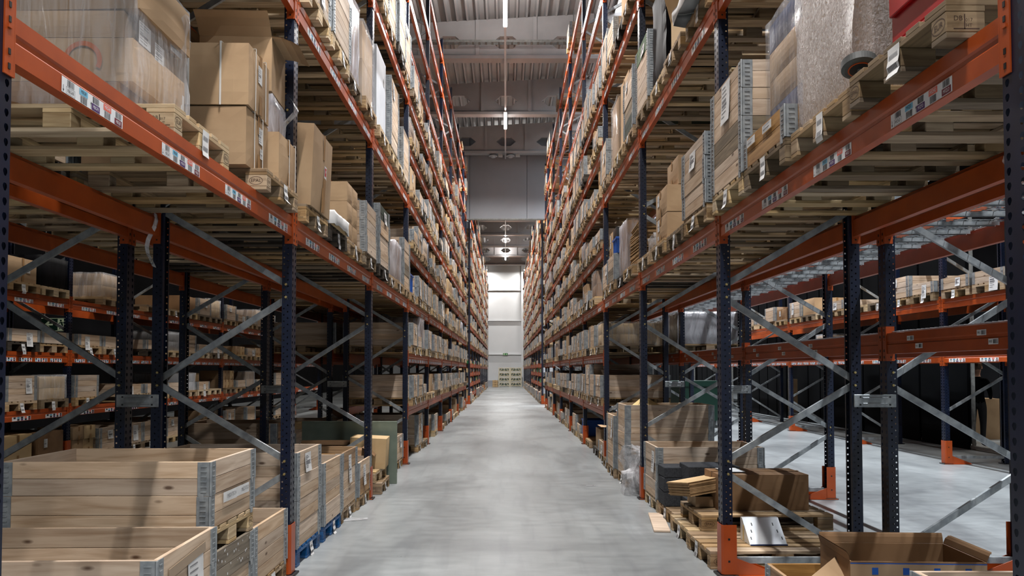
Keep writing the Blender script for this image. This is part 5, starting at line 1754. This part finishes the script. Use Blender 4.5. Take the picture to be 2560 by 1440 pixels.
# stock of the far racks beyond the fascia: thousands of pixels in all, a few each
rr = random.Random(21)
for row in (RG, RH):
    for b in range(10):
        lv = [0.0] + [l + BEAMTOP for l in (FARL if b < 4 else FARL[3:])]
        for li, z in enumerate(lv):
            for k in range(4):
                if rr.random() < 0.12 or (z > 9 and rr.random() < 0.5):
                    continue
                y = slot_y(b, k, YF)
                x = row.x(0.55 + rr.uniform(-0.04, 0.02))
                low = b < 4 and 0 < li < 5
                mat = rr.choice(('p_tan', 'p_pale', 'p_grey'))
                if not low:
                    far_record((row, 'pallet', x, y, z, row.rz, mat, None))
                zz = z + (0.02 if low else 0.145)
                t = rr.random()
                if low:
                    for q in range(3):
                        h = rr.uniform(0.12, 0.24)
                        m = rr.choice(('card', 'cardpale', 'whitecard', 'bluebox', 'card', 'greenplastic', 'carddark'))
                        STUFF.setdefault(('box', m, x > 0), MB()).box(x + row.n * 0.2, y - 0.28 + 0.28 * q, zz + h / 2, 0.6, 0.22, h)
                elif t < 0.62:
                    far_record((row, 'crate', x, y, zz, row.rz, 'pine', rr.choice((1, 2, 2, 2, 3 if z > 8 else 2))))
                elif t < 0.9:
                    h = rr.uniform(0.25, 0.5)
                    m = rr.choice(('card', 'cardpale', 'card', 'whitecard'))
                    STUFF.setdefault(('box', m, x > 0), MB()).box(x, y, zz + h / 2, 1.1, 0.76, h)
                # the pale paper tags hang on nearly every far pallet
                if rr.random() < 0.8 and not low:
                    STUFF.setdefault(('tag', 'paper', x > 0), MB()).box(x + row.n * 0.605, y + rr.uniform(-0.06, 0.06), z + 0.07, 0.006, 0.09, 0.13)
names = {'pallet': 'stored_pallets', 'crate': 'stored_crates', 'hinge': 'crate_hinges', 'box': 'stored_cartons', 'tag': 'pallet_tags'}
for (kind, mat, right), mb in STUFF.items():
    ob(names[kind], mb.build(names[kind], mat), None, label=f'distant {M[mat].name} {names[kind].split("_")[1]} far along the {"right" if right else "left"} racks', cat='stock', kind='stuff')

# ------------------------------------------------------------------ things around
# frame crates and boxes at the end wall
def frame_crate():
    r = []
    w_, h, d = 1.08, 0.455, 0.8
    bl = lambda a, b, c: box_mesh(a, b, c, 'cardpale2', 0.004)
    for sx in (-1, 1):
        for sy in (-1, 1):
            r.append(('corner_post', bl(0.1, 0.1, h), (sx * (w_ / 2 - 0.05), sy * (d / 2 - 0.05), h / 2), (0, 0, 0)))
    for sy in (-1, 1):
        r.append(('top_rail', bl(w_ - 0.2, 0.05, 0.09), (0, sy * (d / 2 - 0.03), h - 0.05), (0, 0, 0)))
        r.append(('bottom_rail', bl(w_ - 0.2, 0.05, 0.07), (0, sy * (d / 2 - 0.03), 0.11), (0, 0, 0)))
    r.append(('middle_post', bl(0.06, 0.04, 0.24), (0, -(d / 2 - 0.04), 0.26), (0, 0, 0)))
    for s in (-1, 1):
        r.append(('diagonal_slat', bl(0.32, 0.03, 0.05), (s * 0.28, -(d / 2 - 0.05), 0.26), (0, s * 0.9, 0)))
    r.append(('back_panel', box_mesh(w_ - 0.2, 0.02, 0.3, 'greyboard'), (0, 0, 0.25), (0, 0, 0)))
    r.append(('handle_label', box_mesh(0.18, 0.01, 0.05, 'white'), (0, -(d / 2 + 0.002), h - 0.08), (0, 0, 0)))
    return r
M['cardpale2'] = wood('cream painted wood', lin(214, 204, 176), lin(228, 218, 192), 0.1, var=0.06)
for c in range(2):
    for t in range(4):
        o = root('frame_crate', (-0.13 + 1.1 * c, 75.6, 0.001 + 0.458 * t), 0, f'cream wooden frame crate, {("lowest", "second up", "third up", "topmost")[t]} of the {("left", "right")[c]} column at the end wall', 'crate', 'cream frame crates at the end wall')
        for n_, me, p, q in frame_crate():
            ob(n_, me, o, p, q)
for t in range(3):
    carton(-0.98, 75.6, 0.001 + 0.215 * t, -PI / 2, (0.7, 0.5, 0.205), f'pale carton, {("lowest", "middle", "topmost")[t]} of the short stack beside the frame crates', 'cardpale', 'x', None, None, 'pale cartons at the end wall')
# escape signs
def man(mb, s, m, y=-0.012):
    q = lambda pts: mb.quad([(p[0] * s, y, p[1] * s) for p in pts], m)
    n = 10
    mb.quad([((-0.03 + 0.035 * math.cos(2 * PI * i / n)) * s, y, (0.13 + 0.035 * math.sin(2 * PI * i / n)) * s) for i in range(n)], m)
    q([(-0.045, 0.085), (0.02, 0.09), (0.05, -0.02), (-0.01, -0.02)])
    q([(-0.045, 0.085), (-0.02, 0.06), (-0.11, 0.01), (-0.12, 0.035)])
    q([(0.02, 0.09), (0.06, 0.08), (0.105, 0.03), (0.08, 0.02)])
    q([(-0.01, -0.02), (0.025, -0.02), (-0.05, -0.15), (-0.09, -0.15)])
    q([(0.015, -0.02), (0.05, -0.02), (0.055, -0.075), (0.02, -0.085)])
    q([(0.03, -0.06), (0.03, -0.09), (0.12, -0.085), (0.12, -0.06)])
def exit_sign(name, x, y, z, w_, h, label, mats, arrow_first):
    r = root(name, (x, y, z), 0, label, 'sign')
    ob('sign_plate', MB().box(0, 0, 0, w_, 0.02, h, 0, 0.003).build('sign_plate', mats[0]), r)
    mb = MB()
    t = h * 0.42
    c = 1 if arrow_first else -1
    fr = MB()
    for a, b, cx, cz in ((w_, 0.01, 0, h / 2 - 0.008), (w_, 0.01, 0, -h / 2 + 0.008)):
        fr.box(cx, -0.011, cz, a, 0.002, b)
    ob('border', fr.build('border', mats[1]), r, kind='stuff')
    u = c * w_ * 0.24
    mb.quad([(u - t * 0.72, -0.0115, -t), (u + t * 0.72, -0.0115, -t), (u + t * 0.72, -0.0115, t), (u - t * 0.72, -0.0115, t)], 1)
    sub = MB(); man(sub, t * 5.4, 0, -0.0125)
    mb.v, base = mb.v, len(mb.v)
    for v in sub.v:
        mb.v.append((v[0] + u, v[1], v[2]))
    for f in sub.f:
        mb.f.append(tuple(base + i for i in f)); mb.m.append(0)
    ob('running_figure', mb.build('running_figure', mats), r)
    u = -c * w_ * 0.24
    a = MB()
    s = t * 0.8
    for pts in ([(-0.9, 0), (0.05, 0.85), (0.55, 0.85), (-0.2, 0.0)], [(-0.9, 0), (-0.2, 0.0), (0.55, -0.85), (0.05, -0.85)], [(-0.5, 0.18), (1.0, 0.18), (1.0, -0.18), (-0.5, -0.18)]):
        a.quad([(u + p[0] * s, -0.0118 - 0.0004 * len(a.f), p[1] * s) for p in pts])
    ob('arrow', a.build('arrow', mats[1]), r, kind='stuff')
    return r
exit_sign('exit_sign', -0.02, YFAR - 0.1, 3.12, 0.46, 0.2, 'green escape route sign with running figure on the pale end wall', ['exitgreen', 'exitglow'], False)
es = exit_sign('exit_sign', -9.13, 16.2, 2.52, 0.56, 0.27, 'dark escape route sign with running figure seen through the left racks', ['darksign', 'exitglow'], True)
for s in (-1, 1):
    ob('hanger_rod', MB().box(0, 0, 0, 0.012, 0.012, 2.4).build('hanger_rod', 'galvdull'), es, (s * 0.22, 0, 1.28))
struct('trim_1', MB().box(-9.13, 16.2, 5.1, 0.8, 0.2, 0.2).box(-11.0, 16.2, 5.1, 4.0, 0.12, 0.12).build('sign_bracket', 'galvdull'))

# black partition behind the bright rack, some panels missing
scr = root('partition_screen', (9.35, 10, 0), 0, 'long black panel partition behind the bright rack across the right aisle', 'screen')
pm = box_mesh(0.06, 0.86, 5.2, 'blackpanel', 0.004)
sm = box_mesh(0.05, 0.06, 5.2, 'galvdull', 0.002)
for k in range(44):
    y = -1.0 + 0.95 * k
    ob('stud', sm, scr, (0.06, y - 0.475, 2.6))
    if k % 7 == 4 or k == 7:
        continue
    ob('panel', pm, scr, (0, y, 2.6))
for k in range(2):
    ob('base_rail', MB().box(0, 0, 0, 0.1, 44, 0.06).build('base_rail', 'galvdull'), scr, (0.06, 20, 0.05 + 5.1 * k))
fr_ = random.Random(4)
for k in range(7):
    y = 12.8 + 3.1 * k
    carton(11.0, y, 0.001, 0, (0.8, 1.0, 0.9 + fr_.uniform(-0.2, 0.4)), f'brown carton behind the black partition, {ORD[k]} along', 'card', None, None, None, 'cartons behind the black partition')

# waste bin and tubs beyond the mesh-decked rack
wb = root('waste_bin', (5.35, 22.6, 0), 0.2, 'dark green wheeled waste bin standing in the bright side aisle', 'bin')
ob('bin_body', MB().prism([(-0.55, 0.2), (0.55, 0.2), (0.68, 1.15), (-0.68, 1.15)], -0.5, 0.5, 'y').build('bin_body', 'binGreen'), wb)
ob('bin_lid', MB().prism([(-0.72, 1.15), (0.72, 1.15), (0.6, 1.3), (-0.6, 1.3)], -0.55, 0.55, 'y').build('bin_lid', 'binGreen'), wb)
for sx in (-1, 1):
    for sy in (-1, 1):
        ob('wheel', MB().cyl((0, -0.025, 0), (0, 0.025, 0), 0.1, 0.1, 14).build('wheel', 'rubber'), wb, (sx * 0.42, sy * 0.4, 0.1))
        ob('wheel_bracket', MB().box(0, 0, 0.05, 0.05, 0.09, 0.16).build('wheel_bracket', 'galv'), wb, (sx * 0.42, sy * 0.4, 0.1))

# scraps on the floor and over the beams
def scrap(n, sx, sy, seed, lift=0.012):
    from mathutils import noise
    mb = MB(); ix = {}
    for i in range(n + 1):
        for j in range(n + 1):
            p = Vector((i / n - 0.5, j / n - 0.5, 0))
            q = noise.noise_vector(p * 3 + Vector((seed, 0, 0)))
            ix[i, j] = len(mb.v)
            mb.v.append((p.x * sx + q.x * 0.06, p.y * sy + q.y * 0.06, 0.004 + abs(q.z) * lift))
    for i in range(n):
        for j in range(n):
            mb.f.append((ix[i, j], ix[i + 1, j], ix[i + 1, j + 1], ix[i, j + 1])); mb.m.append(0)
    return mb.build('film_scrap', 'bag', True)
ob('film_scrap', scrap(7, 0.34, 0.16, 2), None, (-1.66, 8.6, 0.001), (0, 0, 0.2), 'white film scrap on the aisle floor by the blue pallet crates', 'plastic film', 'film scraps')
ob('film_scrap', scrap(6, 0.16, 0.07, 5), None, (1.18, 11.1, 0.001), (0, 0, 0.1), 'small white scrap on the aisle floor near the tallest floor crate', 'plastic film', 'film scraps')
def hang_mesh(seed, w_, h):
    mb = MB()
    rr_ = random.Random(seed)
    pr = None
    for k in range(9):
        t = k / 8
        x, y = 0.03 * math.sin(t * 6 + seed), 0.02 * math.cos(t * 8 + seed)
        hw = w_ * (1 - 0.7 * t) * rr_.uniform(0.8, 1.2)
        row_ = [(x - 0.02, y - hw, -h * t), (x + 0.015, y, -h * t - 0.01), (x - 0.01, y + hw, -h * t)]
        if pr:
            for i in range(2):
                mb.quad([pr[i], pr[i + 1], row_[i + 1], row_[i]])
        pr = row_
    return mb.build('film_scrap', 'bag', True)
ob('film_scrap', hang_mesh(1, 0.05, 0.42), None, (-2.74, 6.16, 2.82), (0, 0, 0.6), 'strip of clear film dangling over the rear beam at the first left frame', 'plastic film', 'film scraps')
ob('film_scrap', hang_mesh(3, 0.07, 0.22), None, (2.72, 4.2, 2.80), (0, 0, 0.3), 'strip of clear film dangling below the pallets over the nearest right rear beam', 'plastic film', 'film scraps')

# the person behind the racks
def person(x, y, rz):
    me = bpy.data.meshes.new('person')
    J = {'pelvis': (0, 0, 0.95, .15), 'waist': (0, 0.01, 1.08, .135), 'chest': (0, 0, 1.28, .16), 'neck0': (0, 0.0, 1.45, .075), 'neck1': (0, -0.02, 1.53, .055), 'head0': (0, -0.03, 1.60, .08), 'head1': (0, -0.035, 1.69, .09), 'head2': (0, -0.03, 1.755, .05)}
    E = [('pelvis', 'waist'), ('waist', 'chest'), ('chest', 'neck0'), ('neck0', 'neck1'), ('neck1', 'head0'), ('head0', 'head1'), ('head1', 'head2')]
    for s, t in ((-1, 'l'), (1, 'r')):
        J.update({'sh' + t: (s * 0.18, 0, 1.40, .07), 'el' + t: (s * 0.23, -0.05, 1.13, .048), 'wr' + t: (s * 0.17, -0.26, 1.02, .034), 'hd' + t: (s * 0.14, -0.36, 1.03, .03),
                  'hip' + t: (s * 0.09, 0, 0.88, .10), 'kn' + t: (s * 0.10, -0.02, 0.50, .065), 'an' + t: (s * 0.10, 0.02, 0.10, .045), 'to' + t: (s * 0.11, -0.16, 0.05, .04)})
        E += [('chest', 'sh' + t), ('sh' + t, 'el' + t), ('el' + t, 'wr' + t), ('wr' + t, 'hd' + t), ('pelvis', 'hip' + t), ('hip' + t, 'kn' + t), ('kn' + t, 'an' + t), ('an' + t, 'to' + t)]
        for f in range(4):
            J[f'f{f}{t}'] = (s * (0.155 - 0.018 * f), -0.42 - (0.0, 0.012, 0.008, -0.006)[f], 1.025 - 0.01 * f, .009)
            E.append(('hd' + t, f'f{f}{t}'))
        J['th' + t] = (s * 0.10, -0.38, 1.06, .010)
        E.append(('hd' + t, 'th' + t))
    ks = list(J)
    me.from_pydata([J[k][:3] for k in ks], [(ks.index(a), ks.index(b)) for a, b in E], [])
    o = ob('person', me, None, (x, y, 0), (0, 0, rz), 'person in black jacket with short brown hair, standing in a gap of the black partition', 'person')
    sk = o.modifiers.new('skin', 'SKIN')
    for i, k in enumerate(ks):
        v = me.skin_vertices[0].data[i]
        r = J[k][3]
        v.radius = (r, r * (0.72 if k in ('chest', 'waist', 'pelvis') else 1))
        v.use_root = (k == 'pelvis')
    o.modifiers.new('smooth', 'SUBSURF').levels = 2
    o.modifiers['smooth'].render_levels = 2
    dg = bpy.context.evaluated_depsgraph_get()
    body = bpy.data.meshes.new_from_object(o.evaluated_get(dg))
    o.modifiers.clear()
    for m in ('skin', 'jacket', 'trouser', 'black'):
        body.materials.append(M[m])
    for p in body.polygons:
        c = p.center
        p.use_smooth = True
        p.material_index = 0 if (c.z > 1.465 or (c.y < -0.28 and c.z > 0.8)) else (3 if c.z < 0.13 else (2 if c.z < 0.93 else 1))
    o.data = body
    hb = MB()
    hair = MB()
    n = 12
    for i in range(n):
        for j in range(6):
            a0, a1 = 2 * PI * i / n, 2 * PI * (i + 1) / n
            def hp(a, j):
                b = j / 6 * PI * 0.74
                lowb = 0.35 if math.sin(a) < -0.3 else 1.0
                b *= 0.5 if math.sin(a) < -0.3 else 1.0
                r = 0.106 + 0.008 * math.sin(5 * a + j)
                return (r * math.sin(b) * math.cos(a) * 0.92, -0.03 + r * math.sin(b) * math.sin(a) * 1.1, 1.685 + r * math.cos(b) * 1.05)
            hair.quad([hp(a0, j), hp(a1, j), hp(a1, j + 1), hp(a0, j + 1)])
    ob('hair', hair.build('hair', 'hair', True), o)
    for s in (-1, 1):
        ob('eye', MB().cyl((s * 0.03, -0.118, 1.665), (s * 0.03, -0.124, 1.665), 0.009, 0.006, 8).build('eye', 'black'), o)
        ob('ear', MB().box(s * 0.09, -0.02, 1.65, 0.02, 0.045, 0.06, 0, 0.008).build('ear', 'skin'), o)
    ob('nose', MB().prism([(-0.118, 1.66), (-0.145, 1.625), (-0.115, 1.62)], -0.012, 0.012, 'x').build('nose', 'skin'), o)
    ob('mouth', MB().box(0, -0.112, 1.595, 0.045, 0.012, 0.008).build('mouth', 'redprint'), o)
person(9.78, 16.62, 2.3)
for o in bpy.data.objects:
    if o.type == 'EMPTY':
        o.empty_display_size = 0.05
